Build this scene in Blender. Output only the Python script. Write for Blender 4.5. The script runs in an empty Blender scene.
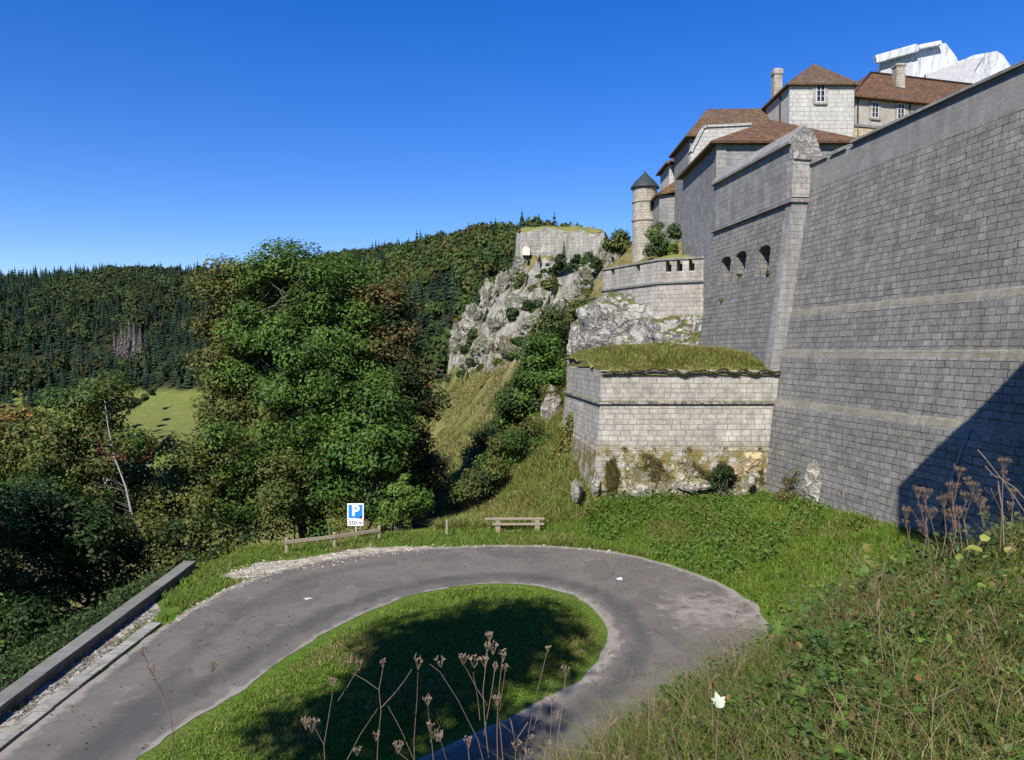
import bpy, bmesh, math, random
import numpy as np
from mathutils import Vector, Matrix

rng = np.random.default_rng(7)
random.seed(7)
S = bpy.context.scene
COL = S.collection
R = math.radians

# ------------------------------------------------------------------ camera
F = 766.0
EYE = Vector((0, 0, 7.5))
PITCH = math.atan(28 / F)
cam = bpy.data.cameras.new("camera")
cam.sensor_fit = 'HORIZONTAL'
cam.sensor_width = 36.0
cam.lens = 36.0 * F / 1024.0
cam.clip_start = 0.05
cam.clip_end = 20000
camo = bpy.data.objects.new("camera", cam)
COL.objects.link(camo)
camo.location = EYE
camo.rotation_euler = (math.pi / 2 - PITCH, 0, 0)
S.camera = camo
cp, sp_ = math.cos(PITCH), math.sin(PITCH)


def ray(px, py):
    a, b = (px - 512) / F, (380 - py) / F
    return np.array([a, cp + b * sp_, -sp_ + b * cp])


def P(px, py, D):
    r = ray(px, py)
    r = r * (D / r[1])
    return np.array([r[0], r[1], r[2] + 7.5])


def G(px, py, z=0.0):
    r = ray(px, py)
    t = (z - 7.5) / r[2]
    return np.array([r[0] * t, r[1] * t, z])


# ------------------------------------------------------------------ tagging
def tag(o, label=None, cat=None, group=None, kind=None):
    if label: o["label"] = label
    if cat: o["category"] = cat
    if group: o["group"] = group
    if kind: o["kind"] = kind
    return o


def empty(name, loc, label, cat, group=None, rz=0.0):
    o = bpy.data.objects.new(name, None)
    o.empty_display_size = 0.3
    COL.objects.link(o)
    o.location = loc
    o.rotation_euler = (0, 0, rz)
    return tag(o, label, cat, group)


def copy_tree(o, parent=None):
    c = o.copy()
    COL.objects.link(c)
    if parent is not None:
        c.parent = parent
    for ch in list(o.children):
        copy_tree(ch, c)
    return c


# ------------------------------------------------------------------ meshes
def mesh_np(name, V, Fc, mat, parent=None, col=None, smooth=False, uv=None, mats=None):
    """V (n,3) world coordinates; Fc (m,k) faces of one size or a list of index lists."""
    V = np.asarray(V, dtype=np.float64).reshape(-1, 3)
    if parent is not None:
        pl = np.array(parent_world(parent))
        V = V - pl
    me = bpy.data.meshes.new(name)
    me.vertices.add(len(V))
    me.vertices.foreach_set("co", V.astype(np.float32).ravel())
    if isinstance(Fc, np.ndarray):
        m, k = Fc.shape
        loops = Fc.astype(np.int32).ravel()
        starts = np.arange(0, m * k, k, dtype=np.int32)
        tot = np.full(m, k, dtype=np.int32)
    else:
        m = len(Fc)
        tot = np.array([len(f) for f in Fc], dtype=np.int32)
        starts = np.concatenate(([0], np.cumsum(tot)[:-1])).astype(np.int32)
        loops = np.array([i for f in Fc for i in f], dtype=np.int32)
    me.loops.add(len(loops))
    me.loops.foreach_set("vertex_index", loops)
    me.polygons.add(m)
    me.polygons.foreach_set("loop_start", starts)
    me.polygons.foreach_set("loop_total", tot)
    me.polygons.foreach_set("use_smooth", np.full(m, bool(smooth)))
    me.update(calc_edges=True)
    me.validate()
    if col is not None:
        a = me.color_attributes.new("Col", 'FLOAT_COLOR', 'POINT')
        c4 = np.ones((len(V), 4), dtype=np.float32)
        c4[:, :3] = col
        a.data.foreach_set("color", c4.ravel())
    if uv is not None:
        l = me.uv_layers.new(name="UVMap")
        l.data.foreach_set("uv", np.asarray(uv, dtype=np.float32).ravel())
    if mat is not None:
        me.materials.append(mat)
    o = bpy.data.objects.new(name, me)
    COL.objects.link(o)
    if parent is not None:
        o.parent = parent
    return o


def parent_world(p):
    v = Vector((0, 0, 0))
    while p is not None:
        v = v + p.location
        p = p.parent
    return v


class MB:
    """collects boxes, tubes and polygons into one mesh"""
    def __init__(s):
        s.v, s.f, s.uv = [], [], []

    def add(s, V, Fs):
        o = len(s.v)
        s.v.extend([tuple(p) for p in V])
        s.f.extend([tuple(i + o for i in f) for f in Fs])

    def box(s, c, size, rz=0.0, rx=0.0, ry=0.0, taper=1.0):
        hx, hy, hz = size[0] / 2, size[1] / 2, size[2] / 2
        M = Matrix.Rotation(rz, 3, 'Z') @ Matrix.Rotation(ry, 3, 'Y') @ Matrix.Rotation(rx, 3, 'X')
        V = []
        for z in (-hz, hz):
            t = taper if z > 0 else 1.0
            for x, y in ((-hx, -hy), (hx, -hy), (hx, hy), (-hx, hy)):
                V.append(Vector(c) + M @ Vector((x * t, y * t, z)))
        s.add(V, [(3, 2, 1, 0), (4, 5, 6, 7), (0, 1, 5, 4), (1, 2, 6, 5), (2, 3, 7, 6), (3, 0, 4, 7)])

    def tube(s, pts, rad, n=6, cap=True):
        pts = [Vector(p) for p in pts]
        if not hasattr(rad, '__len__'):
            rad = [rad] * len(pts)
        V, Fs = [], []
        for i, p in enumerate(pts):
            d = (pts[min(i + 1, len(pts) - 1)] - pts[max(i - 1, 0)])
            if d.length < 1e-9: d = Vector((0, 0, 1))
            d.normalize()
            a = d.cross(Vector((0.13, 0.97, 0.2)))
            if a.length < 1e-3: a = d.cross(Vector((1, 0, 0)))
            a.normalize()
            b = d.cross(a)
            for k in range(n):
                t = 2 * math.pi * k / n
                V.append(p + (a * math.cos(t) + b * math.sin(t)) * rad[i])
        for i in range(len(pts) - 1):
            for k in range(n):
                k2 = (k + 1) % n
                Fs.append((i * n + k, i * n + k2, (i + 1) * n + k2, (i + 1) * n + k))
        if cap:
            Fs.append(tuple(range(n - 1, -1, -1)))
            Fs.append(tuple((len(pts) - 1) * n + k for k in range(n)))
        s.add(V, Fs)

    def build(s, name, mat, parent=None, smooth=False, bevel=0.0, uv=None):
        o = mesh_np(name, np.array(s.v), s.f, mat, parent, smooth=smooth)
        if uv:
            uv_metric(o)
        if bevel:
            m = o.modifiers.new("bevel", 'BEVEL')
            m.width = bevel; m.segments = 2; m.limit_method = 'ANGLE'
        return o


def uv_metric(o, tangents=None):
    """UVs in metres: u along the wall, v up it"""
    me = o.data
    l = me.uv_layers.get("UVMap") or me.uv_layers.new(name="UVMap")
    off = parent_world(o.parent) if o.parent else Vector((0, 0, 0))
    co = [v.co + off for v in me.vertices]
    data = l.data
    for p in me.polygons:
        n = p.normal
        if abs(n.z) > 0.97:
            for li in p.loop_indices:
                c = co[me.loops[li].vertex_index]
                data[li].uv = (c.x, c.y)
            continue
        h = Vector((n.x, n.y, 0)).normalized()
        t = Vector((-h.y, h.x, 0))
        if tangents:
            best = max(tangents, key=lambda q: abs(q.dot(t)))
            if abs(best.dot(t)) > 0.8:
                t = best
        else:
            ang = round(math.degrees(math.atan2(t.y, t.x)) / 2) * 2
            t = Vector((math.cos(R(ang)), math.sin(R(ang)), 0))
        vs = 1.0 / max(0.25, math.sqrt(max(1e-6, 1 - n.z * n.z)))
        for li in p.loop_indices:
            c = co[me.loops[li].vertex_index]
            data[li].uv = (c.dot(t), c.z * vs)


# ------------------------------------------------------------------ noise
_tab = np.random.default_rng(3).random((64, 64, 64)).astype(np.float32)


def vnoise(x, y, z=0.0):
    x, y, z = np.broadcast_arrays(np.asarray(x, float), np.asarray(y, float), np.asarray(z, float))
    xi, yi, zi = np.floor(x).astype(int), np.floor(y).astype(int), np.floor(z).astype(int)
    fx, fy, fz = x - xi, y - yi, z - zi
    fx, fy, fz = [t * t * (3 - 2 * t) for t in (fx, fy, fz)]
    g = lambda a, b, c: _tab[(xi + a) & 63, (yi + b) & 63, (zi + c) & 63]
    x00 = g(0, 0, 0) * (1 - fx) + g(1, 0, 0) * fx
    x10 = g(0, 1, 0) * (1 - fx) + g(1, 1, 0) * fx
    x01 = g(0, 0, 1) * (1 - fx) + g(1, 0, 1) * fx
    x11 = g(0, 1, 1) * (1 - fx) + g(1, 1, 1) * fx
    return (x00 * (1 - fy) + x10 * fy) * (1 - fz) + (x01 * (1 - fy) + x11 * fy) * fz


def fbm(x, y, z=0.0, oct=4):
    s, a, t = 0, 1.0, 0
    for i in range(oct):
        s = s + a * vnoise(x * 2 ** i + 17 * i, y * 2 ** i + 5 * i, np.asarray(z) * 2 ** i + 11 * i)
        t += a; a *= 0.5
    return s / t


def sstep(a, b, x):
    t = np.clip((x - a) / (b - a), 0, 1)
    return t * t * (3 - 2 * t)


# ------------------------------------------------------------------ materials
def new_mat(name):
    m = bpy.data.materials.new(name)
    m.use_nodes = True
    nt = m.node_tree
    b = nt.nodes["Principled BSDF"]
    b.inputs["Roughness"].default_value = 0.9
    b.inputs["Specular IOR Level"].default_value = 0.2
    return m, nt, b


class N:
    """tiny node helper"""
    def __init__(s, nt): s.nt = nt
    def n(s, t, **kw):
        x = s.nt.nodes.new(t)
        for k, v in kw.items(): setattr(x, k, v)
        return x
    def l(s, a, b): s.nt.links.new(a, b)
    def mix(s, fac, a, b, bt='MIX'):
        x = s.n('ShaderNodeMix', data_type='RGBA', blend_type=bt)
        for i, v in ((0, fac), (6, a), (7, b)):
            if isinstance(v, bpy.types.NodeSocket): s.l(v, x.inputs[i])
            elif i == 0: x.inputs[0].default_value = v
            else: x.inputs[i].default_value = (*v, 1)
        return x.outputs[2]
    def math(s, op, a, b=None, clamp=False):
        x = s.n('ShaderNodeMath', operation=op, use_clamp=clamp)
        for i, v in enumerate((a, b)):
            if v is None: continue
            if isinstance(v, bpy.types.NodeSocket): s.l(v, x.inputs[i])
            else: x.inputs[i].default_value = v
        return x.outputs[0]
    def noise(s, scale, vec=None, detail=4, rough=0.6, dim=None):
        x = s.n('ShaderNodeTexNoise')
        x.inputs['Scale'].default_value = scale
        x.inputs['Detail'].default_value = detail
        x.inputs['Roughness'].default_value = rough
        if vec is not None: s.l(vec, x.inputs['Vector'])
        return x.outputs[0]
    def ramp(s, v, stops, interp='LINEAR'):
        x = s.n('ShaderNodeValToRGB')
        x.color_ramp.interpolation = interp
        e = x.color_ramp.elements
        while len(e) < len(stops): e.new(0.5)
        for el, (p, c) in zip(e, stops):
            el.position = p
            el.color = (c, c, c, 1) if not hasattr(c, '__len__') else (*c, 1)
        s.l(v, x.inputs[0])
        return x.outputs[0]
    def scale(s, vec, sc):
        x = s.n('ShaderNodeMapping')
        x.inputs['Scale'].default_value = sc
        s.l(vec, x.inputs['Vector'])
        return x.outputs[0]
    def bump(s, h, strength, dist, bsdf):
        x = s.n('ShaderNodeBump')
        x.inputs['Strength'].default_value = strength
        x.inputs['Distance'].default_value = dist
        s.l(h, x.inputs['Height'])
        s.l(x.outputs[0], bsdf.inputs['Normal'])


def mat_plain(name, c, rough=0.8, var=0.25, scale=6.0, metal=0.0, spec=0.3, bump=0.0):
    m, nt, b = new_mat(name); k = N(nt)
    tc = k.n('ShaderNodeTexCoord').outputs['Object']
    f = k.noise(scale, tc, 5)
    k.l(k.mix(f, [x * (1 - var) for x in c], [min(1, x * (1 + var)) for x in c]), b.inputs['Base Color'])
    b.inputs['Roughness'].default_value = rough
    b.inputs['Metallic'].default_value = metal
    b.inputs['Specular IOR Level'].default_value = spec
    if bump: k.bump(f, 0.6, bump, b)
    return m


def mat_masonry(name, bw, bh, c1, c2, mortar, msize=0.018, stain=(0.09, 0.09, 0.085), stain_amt=0.45,
                streak=0.35, bumpd=0.03, warp=0.05, moss=0.0, mossc=(0.10, 0.095, 0.03), warm=(0.34, 0.27, 0.18),
                warm_amt=0.0, zmoss=None, rubble=0.0, yscale=1.0):
    m, nt, b = new_mat(name); k = N(nt)
    uv = k.n('ShaderNodeUVMap').outputs[0]
    pos = k.n('ShaderNodeNewGeometry').outputs['Position']
    # courses wander a little
    wn = k.n('ShaderNodeTexNoise'); wn.inputs['Scale'].default_value = 0.9; wn.inputs['Detail'].default_value = 3
    k.l(uv, wn.inputs['Vector'])
    sub = k.n('ShaderNodeVectorMath', operation='SUBTRACT'); k.l(wn.outputs['Color'], sub.inputs[0]); sub.inputs[1].default_value = (.5, .5, .5)
    scl = k.n('ShaderNodeVectorMath', operation='SCALE'); k.l(sub.outputs[0], scl.inputs[0]); scl.inputs['Scale'].default_value = warp * 2
    wn2 = k.n('ShaderNodeTexNoise'); wn2.inputs['Scale'].default_value = 7; wn2.inputs['Detail'].default_value = 2
    k.l(uv, wn2.inputs['Vector'])
    sub2 = k.n('ShaderNodeVectorMath', operation='SUBTRACT'); k.l(wn2.outputs['Color'], sub2.inputs[0]); sub2.inputs[1].default_value = (.5, .5, .5)
    scl2 = k.n('ShaderNodeVectorMath', operation='SCALE'); k.l(sub2.outputs[0], scl2.inputs[0]); scl2.inputs['Scale'].default_value = warp * 0.9
    ad = k.n('ShaderNodeVectorMath', operation='ADD'); k.l(uv, ad.inputs[0]); k.l(scl.outputs[0], ad.inputs[1])
    ad1 = k.n('ShaderNodeVectorMath', operation='ADD'); k.l(ad.outputs[0], ad1.inputs[0]); k.l(scl2.outputs[0], ad1.inputs[1])
    # courses of unequal height, stones of unequal length
    cn = k.n('ShaderNodeTexNoise'); cn.inputs['Scale'].default_value = 1.0; cn.inputs['Detail'].default_value = 2
    k.l(k.scale(uv, (.06, .62 / bh * .5, 1)), cn.inputs['Vector'])
    cs = k.n('ShaderNodeVectorMath', operation='SUBTRACT'); k.l(cn.outputs['Color'], cs.inputs[0]); cs.inputs[1].default_value = (.5, .5, .5)
    cm_ = k.n('ShaderNodeVectorMath', operation='MULTIPLY'); k.l(cs.outputs[0], cm_.inputs[0]); cm_.inputs[1].default_value = (0, bh * .85, 0)
    un = k.n('ShaderNodeTexNoise'); un.inputs['Scale'].default_value = 1.0; un.inputs['Detail'].default_value = 1
    adx = k.n('ShaderNodeVectorMath', operation='ADD'); k.l(ad1.outputs[0], adx.inputs[0]); k.l(cm_.outputs[0], adx.inputs[1])
    sxy = k.n('ShaderNodeSeparateXYZ'); k.l(adx.outputs[0], sxy.inputs[0])
    cxy = k.n('ShaderNodeCombineXYZ'); k.l(k.math('MULTIPLY', sxy.outputs[0], .55 / bw), cxy.inputs[0])
    k.l(k.math('MULTIPLY', k.math('FLOOR', k.math('DIVIDE', sxy.outputs[1], bh)), 3.73), cxy.inputs[1])
    k.l(cxy.outputs[0], un.inputs['Vector'])
    us = k.n('ShaderNodeVectorMath', operation='SUBTRACT'); k.l(un.outputs['Color'], us.inputs[0]); us.inputs[1].default_value = (.5, .5, .5)
    um_ = k.n('ShaderNodeVectorMath', operation='MULTIPLY'); k.l(us.outputs[0], um_.inputs[0]); um_.inputs[1].default_value = (bw * 1.1, 0, 0)
    ad2 = k.n('ShaderNodeVectorMath', operation='ADD'); k.l(adx.outputs[0], ad2.inputs[0]); k.l(um_.outputs[0], ad2.inputs[1])
    def brick(w, h, vec):
        br = k.n('ShaderNodeTexBrick')
        br.offset = 0.43; br.squash = 0.8; br.squash_frequency = 3; br.offset_frequency = 2
        br.inputs['Scale'].default_value = 1.0
        br.inputs['Brick Width'].default_value = w
        br.inputs['Row Height'].default_value = h
        br.inputs['Mortar Size'].default_value = msize
        br.inputs['Mortar Smooth'].default_value = 0.35
        br.inputs['Bias'].default_value = 0.0
        br.inputs['Color1'].default_value = (0, 0, 0, 1)
        br.inputs['Color2'].default_value = (1, 1, 1, 1)
        br.inputs['Mortar'].default_value = (.5, .5, .5, 1)
        k.l(vec, br.inputs['Vector'])
        return br
    br = brick(bw, bh, ad2.outputs[0])
    fine = k.noise(9, uv, 6, 0.7)
    big = k.noise(0.35, uv, 5, 0.65)
    med = k.noise(1.7, uv, 5, 0.7)
    tone = k.math('ADD', k.math('MULTIPLY', br.outputs['Color'], 0.6), k.math('MULTIPLY', fine, 0.4))
    colr = k.mix(tone, c1, c2)
    # a scatter of warmer stones
    if warm_amt:
        wv = k.ramp(big, [(0.45, 0.0), (0.7, 1.0)])
        colr = k.mix(k.math('MULTIPLY', k.math('MULTIPLY', wv, br.outputs['Color']), warm_amt), colr, warm)
    bl = k.ramp(k.noise(.22, uv, 6, .62), [(.46, 0), (.66, .45)])
    colr = k.mix(bl, colr, [min(1, x * 1.12) for x in c2])
    # weather stains with a shape of their own
    st = k.ramp(med, [(0.38, 1.0), (0.62, 0.0)])
    colr = k.mix(k.math('MULTIPLY', st, stain_amt), colr, stain)
    if streak:
        sv = k.noise(1.0, k.scale(uv, (2.6, 0.18, 1)), 5, 0.7)
        colr = k.mix(k.math('MULTIPLY', k.ramp(sv, [(0.44, 0.0), (0.68, 1.0)]), streak), colr, [x * 0.7 for x in stain])
        sv2 = k.noise(1.0, k.scale(uv, (1.7, 0.12, 3.3)), 4, 0.6)
        colr = k.mix(k.math('MULTIPLY', k.ramp(sv2, [(0.52, 0.0), (0.7, 1.0)]), streak * .8), colr, [min(1, x * 1.5) for x in c2])
    mfac = br.outputs['Fac']
    mbreak = k.ramp(k.noise(2.2, uv, 4, .7), [(0.33, 0.25), (0.6, 1.0)])
    mf = k.math('MULTIPLY', mfac, mbreak)
    colr = k.mix(mf, colr, mortar)
    if moss:
        mo = k.ramp(k.noise(1.4, uv, 6, 0.75), [(0.5, 0.0), (0.62, 1.0)] if not zmoss else [(0.43, 0.0), (0.53, 1.0)])
        fac = k.math('MULTIPLY', mo, moss)
        if zmoss:
            sx = k.n('ShaderNodeSeparateXYZ'); k.l(pos, sx.inputs[0])
            mr = k.n('ShaderNodeMapRange'); k.l(sx.outputs[2], mr.inputs[0])
            mr.inputs[1].default_value, mr.inputs[2].default_value = zmoss
            mr.inputs[3].default_value, mr.inputs[4].default_value = 1.0, 0.06
            fac = k.math('MULTIPLY', fac, mr.outputs[0])
        mc = k.mix(fine, [x * .6 for x in mossc], [x * 1.5 for x in mossc])
        colr = k.mix(fac, colr, mc)
    k.l(colr, b.inputs['Base Color'])
    h = k.math('ADD', k.math('MULTIPLY', k.math('SUBTRACT', 1.0, mf), 1.0), k.math('MULTIPLY', fine, 0.55))
    h = k.math('ADD', h, k.math('MULTIPLY', br.outputs['Color'], 0.35))
    k.bump(h, 1.0, bumpd, b)
    b.inputs['Roughness'].default_value = 0.95
    b.inputs['Specular IOR Level'].default_value = 0.12
    return m


def mat_leaf(name, trans=0.35, rough=0.55, spec=0.25):
    m, nt, b = new_mat(name); k = N(nt)
    at = k.n('ShaderNodeVertexColor', layer_name="Col").outputs[0]
    k.l(at, b.inputs['Base Color'])
    b.inputs['Roughness'].default_value = rough
    b.inputs['Specular IOR Level'].default_value = spec
    tr = k.n('ShaderNodeBsdfTranslucent')
    k.l(k.mix(0.4, at, (1.0, 0.9, 0.2), 'MULTIPLY'), tr.inputs[0])
    mx = k.n('ShaderNodeMixShader'); mx.inputs[0].default_value = trans
    k.l(b.outputs[0], mx.inputs[1]); k.l(tr.outputs[0], mx.inputs[2])
    k.l(mx.outputs[0], nt.nodes['Material Output'].inputs[0])
    return m


def mat_roof(name, ca, cb, cc):
    m, nt, b = new_mat(name); k = N(nt)
    uv = k.n('ShaderNodeUVMap').outputs[0]
    br = k.n('ShaderNodeTexBrick')
    br.inputs['Scale'].default_value = 1; br.inputs['Brick Width'].default_value = .22; br.inputs['Row Height'].default_value = .24
    br.inputs['Mortar Size'].default_value = .014; br.inputs['Color1'].default_value = (0, 0, 0, 1); br.inputs['Color2'].default_value = (1, 1, 1, 1)
    br.inputs['Mortar'].default_value = (.2, .2, .2, 1)
    k.l(uv, br.inputs['Vector'])
    n1 = k.noise(0.8, uv, 6, .7)
    c = k.mix(br.outputs['Color'], ca, cb)
    c = k.mix(k.ramp(n1, [(.5, 0), (.68, 1)]), c, cc)
    c = k.mix(br.outputs['Fac'], c, [x * .35 for x in ca])
    k.l(c, b.inputs['Base Color'])
    h = k.math('SUBTRACT', k.math('MULTIPLY', br.outputs['Color'], .5), br.outputs['Fac'])
    k.bump(h, .8, .03, b)
    return m


def mat_rock(name, c1=(0.44, 0.42, 0.38), c2=(0.20, 0.19, 0.17), grass=0.4, gc=(0.13, 0.12, 0.035), scale=1.0, lich=.45):
    m, nt, b = new_mat(name); k = N(nt)
    g = k.n('ShaderNodeNewGeometry')
    pos = g.outputs['Position']
    a = k.noise(0.5 * scale, pos, 8, .7)
    f = k.noise(3.5 * scale, pos, 6, .7)
    cv = k.noise(0.8 * scale, k.scale(pos, (1.0, 1.0, .45)), 5, .6)
    cv2 = k.noise(0.7 * scale, k.scale(pos, (.5, .5, 1.3)), 5, .65)
    crack = k.math('ADD', k.ramp(cv, [(0.455, 0.0), (0.49, 1.0), (0.50, 1.0), (0.53, 0.0)]), k.ramp(cv2, [(0.53, 0.0), (0.555, .9), (0.565, .9), (0.60, 0.0)]), True)
    c = k.mix(k.ramp(a, [(.36, 0), (.62, 1)]), c2, c1)
    c = k.mix(k.math('MULTIPLY', f, .35), c, [x * 1.25 for x in c1])
    c = k.mix(k.math('MULTIPLY', crack, .55), c, [x * .55 for x in c2])
    li = k.ramp(k.noise(1.6 * scale, pos, 6, .75), [(.55 - .12 * (lich > .5), 0), (.68 - .12 * (lich > .5), 1)])
    c = k.mix(k.math('MULTIPLY', li, lich * min(1.0, grass + .2)), c, [x * 1.2 for x in gc])
    sx = k.n('ShaderNodeSeparateXYZ'); k.l(g.outputs['Normal'], sx.inputs[0])
    up = k.math('ADD', sx.outputs[2], k.math('MULTIPLY', k.math('SUBTRACT', a, .5), 1.6))
    gm = k.math('MULTIPLY', k.ramp(up, [(.62, 0), (.78, 1)]), grass, True)
    c = k.mix(gm, c, k.mix(f, [x * .6 for x in gc], [x * 1.5 for x in gc]))
    k.l(c, b.inputs['Base Color'])
    h = k.math('ADD', k.math('MULTIPLY', a, 1.0), k.math('SUBTRACT', k.math('MULTIPLY', f, .45), k.math('MULTIPLY', crack, .5)))
    k.bump(h, 1.0, .30 / scale, b)
    b.inputs['Roughness'].default_value = .95
    return m
# ------------------------------------------------------------------ the lie of the land
OUTER = np.array([(-9.4, -40), (-9.5, 0), (-9.58, 14.4), (-9.6, 17.7), (-9.6, 20.9), (-8.85, 25), (-6.6, 27.8), (-3.1, 29.2), (0.7, 29.6),
                  (4.0, 28.6), (6.3, 25.8), (7.35, 22.7), (6.9, 19.6), (5.6, 16.6), (3.4, 13.6), (1.0, 11.2), (-1.6, 8.6),
                  (-3.0, 4.5), (-3.4, 0), (-3.2, -40)], float)
ISLE = np.array([(-6.4, -40), (-6.9, 0), (-7.1, 11), (-6.9, 14.15), (-6.4, 15.7), (-5.76, 17.5), (-4.9, 20.6), (-3.4, 23.1), (-1.66, 24.4),
                 (.26, 24.65), (1.8, 23.6), (2.5, 21.8), (2.6, 19.95), (2.07, 18.1), (1.2, 16.8), (-.24, 15.2), (-1.9, 13.7),
                 (-3.7, 11.6), (-5.0, 8.5), (-5.9, 4), (-6.3, -40)], float)


def smooth_poly(p, it=2):
    for _ in range(it):
        q = [p[0]]
        for a, b in zip(p[:-1], p[1:]):
            q += [a * .75 + b * .25, a * .25 + b * .75]
        q.append(p[-1]); p = np.array(q)
    return p


OUTER_S = smooth_poly(OUTER); ISLE_S = smooth_poly(ISLE)
# platform = everything flat between the parapet and the outer road edge
PLAT = np.vstack([[(-11.0, -40), (-10.2, 0), (-10.5, 15.6), (-11.0, 26.3), (-9.5, 28.0)], OUTER_S[(OUTER_S[:, 1] > 27) | (OUTER_S[:, 0] > -3.6)]])
PLAT = np.vstack([PLAT])


def sdist(poly, x, y):
    """signed distance to a closed polygon, negative inside"""
    x = np.asarray(x, float); y = np.asarray(y, float)
    d = np.full(x.shape, 1e9); ins = np.zeros(x.shape, bool)
    n = len(poly)
    for i in range(n):
        ax, ay = poly[i]; bx, by = poly[(i + 1) % n]
        ex, ey = bx - ax, by - ay
        L = ex * ex + ey * ey
        if L < 1e-12: continue
        t = np.clip(((x - ax) * ex + (y - ay) * ey) / L, 0, 1)
        dd = np.hypot(x - ax - t * ex, y - ay - t * ey)
        d = np.minimum(d, dd)
        c = (ay > y) != (by > y)
        if abs(ey) > 1e-12:
            xi = ax + (y - ay) / ey * ex
            ins ^= (c & (x < xi))
    return np.where(ins, -d, d)


CP = []
def cpt(x, y, z): CP.append((x, y, z))
for q in [(-10, -20, 0), (-10, 0, 0), (-9, 15, 0), (-8, 25, 0), (-2, 20, 0), (0, 30, 0), (5, 24, 0), (4, 16, .2), (-5, 5, 0), (-5, -20, 0), (-6, 29, 0), (-2, 31.5, 0), (2.5, 31.5, .1),
          # green shelf below the walls
          (11.2, 34, 1.35), (13.3, 26, 2.0), (14.5, 20, 2.7), (16, 12, 3.5), (8, 31, .7), (9.5, 24, .7), (3.5, 33.6, .75), (7, 34, 1.15), (10, 28.5, 1.0), (18, 0, 5), (10, 5, 4.5), (6, 12, 2),
          # beside the low bastion
          (2.4, 40, 1.8), (2.3, 44, 3.0), (.6, 36, -.1), (-3.3, 36, -.9), (-3.6, 44, -1.1), (5, 38, 2.5), (9, 40, 4), (7, 45, 6.4), (11, 45, 7.0), (8.5, 47, 6.9), (9, 44, 6.3),
          (4.5, 47, 5.2), (6.5, 51, 8.5), (10, 49, 9.6), (5.2, 55, 7.5), (12, 55, 12), (9, 58, 13.2), (8.5, 64, 13.2), (12, 68, 15.5), (10, 72, 16.2), (16, 60, 17), (25, 60, 21), (40, 60, 24),
          (20, 46, 14), (30, 40, 18), (30, 20, 14), (25, 0, 12),
          # left, falling to the valley
          (-11.8, 0, -.4), (-11.8, 15, -.5), (-12.1, 25, -.6), (-20, 15, -5), (-20, 0, -5), (-18, 28, -5), (-11.5, 31, -1.3), (-6, 33.5, -.9), (-6, 40, -3.2), (-14, 42, -6), (-30, 30, -11), (-30, 0, -11),
          (-50, 20, -18), (-50, 60, -19), (-20, 60, -10), (-9, 60, -5.5), (-25, 90, -16), (-17, 90, -12), (-22, 120, -14), (-80, 100, -22), (-60, 150, -22), (-100, 250, -23), (-40, 250, -18), (-33, 165, -14),
          (-20, -40, -6), (-40, -40, -14), (0, -30, 6), (20, -20, 9), (20, -60, 12), (60, 100, 27), (100, 50, 24), (60, 0, 20), (100, -50, 20), (0, -200, 0), (-200, 0, -22), (200, 100, 25), (-120, -150, -20),
          (0, -800, 40), (900, 0, 60), (-900, 0, 60), (700, 700, 60), (-600, -500, 40), (600, -600, 40), (-150, 120, -23), (0, 1400, 60), (-1200, 900, 90), (1200, 900, 70), (-1300, -200, 60)]:
    cpt(*q)
for D, lst in {60: [(440, 478), (470, 468), (500, 452), (548, 415), (575, 380)],
               85: [(440, 478), (480, 420), (520, 384), (560, 335), (600, 300), (640, 265), (720, 215)],
               120: [(440, 452), (480, 394), (525, 349), (560, 305), (600, 268), (640, 250), (720, 225)],
               160: [(440, 425), (451, 354), (461, 325), (486, 298), (517, 257), (565, 248), (606, 246), (700, 235)],
               205: [(430, 420), (470, 380), (516, 300), (606, 275), (700, 260)]}.items():
    for px, py in lst:
        CP.append(tuple(P(px, py, D)))
# far hills: (column, depth of the foot, its height, depth of the crest, skyline row)
for px, d0, z0, d1, sk in [(-420, 500, -20, 880, 285), (-220, 500, -21, 880, 276), (-100, 500, -21, 870, 272), (0, 500, -21.5, 860, 272), (100, 505, -21.5, 850, 264), (200, 500, -21, 840, 265),
                           (290, 470, -20, 800, 258), (345, 410, -15, 760, 250), (390, 370, -8, 700, 241), (432, 340, -2, 630, 231), (480, 320, 8, 560, 223), (525, 320, 22, 490, 218),
                           (600, 320, 26, 490, 232), (680, 330, 25, 500, 250), (850, 350, 25, 560, 260)]:
    a = (px - 512) / F
    zs = 7.5 + (352 - sk) / F * d1 - 13
    cpt(a * d0, d0, z0)
    cpt(a * (d0 * .5 + d1 * .5), d0 * .5 + d1 * .5, z0 + (zs - z0) * .56)
    cpt(a * d1, d1, zs)
    cpt(a * (d1 * 1.25), d1 * 1.25, zs - 8)
CP = np.array(CP)
_c2 = 2.5 ** 2


def _phi(dx, dy): return np.sqrt(dx * dx + dy * dy + _c2)


_n = len(CP)
_A = np.zeros((_n + 1, _n + 1))
_A[:_n, :_n] = _phi(CP[:, None, 0] - CP[None, :, 0], CP[:, None, 1] - CP[None, :, 1])
_A[:_n, _n] = 1; _A[_n, :_n] = 1
_w = np.linalg.lstsq(_A, np.concatenate([CP[:, 2], [0]]), rcond=None)[0]


def rbf(x, y):
    x = np.asarray(x, float); y = np.asarray(y, float)
    sh = x.shape; xf, yf = x.ravel(), y.ravel()
    out = np.full(xf.shape, _w[_n])
    for i in range(_n):
        out += _w[i] * _phi(xf - CP[i, 0], yf - CP[i, 1])
    return out.reshape(sh)


def bank_plane(x, y):
    p = 5.35 - .366 * y + .55 * x
    return 4.75 - .45 * np.log1p(np.exp(np.clip((4.75 - p) / .45, -50, 50))) + np.clip(-y, 0, 5) * .2


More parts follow.
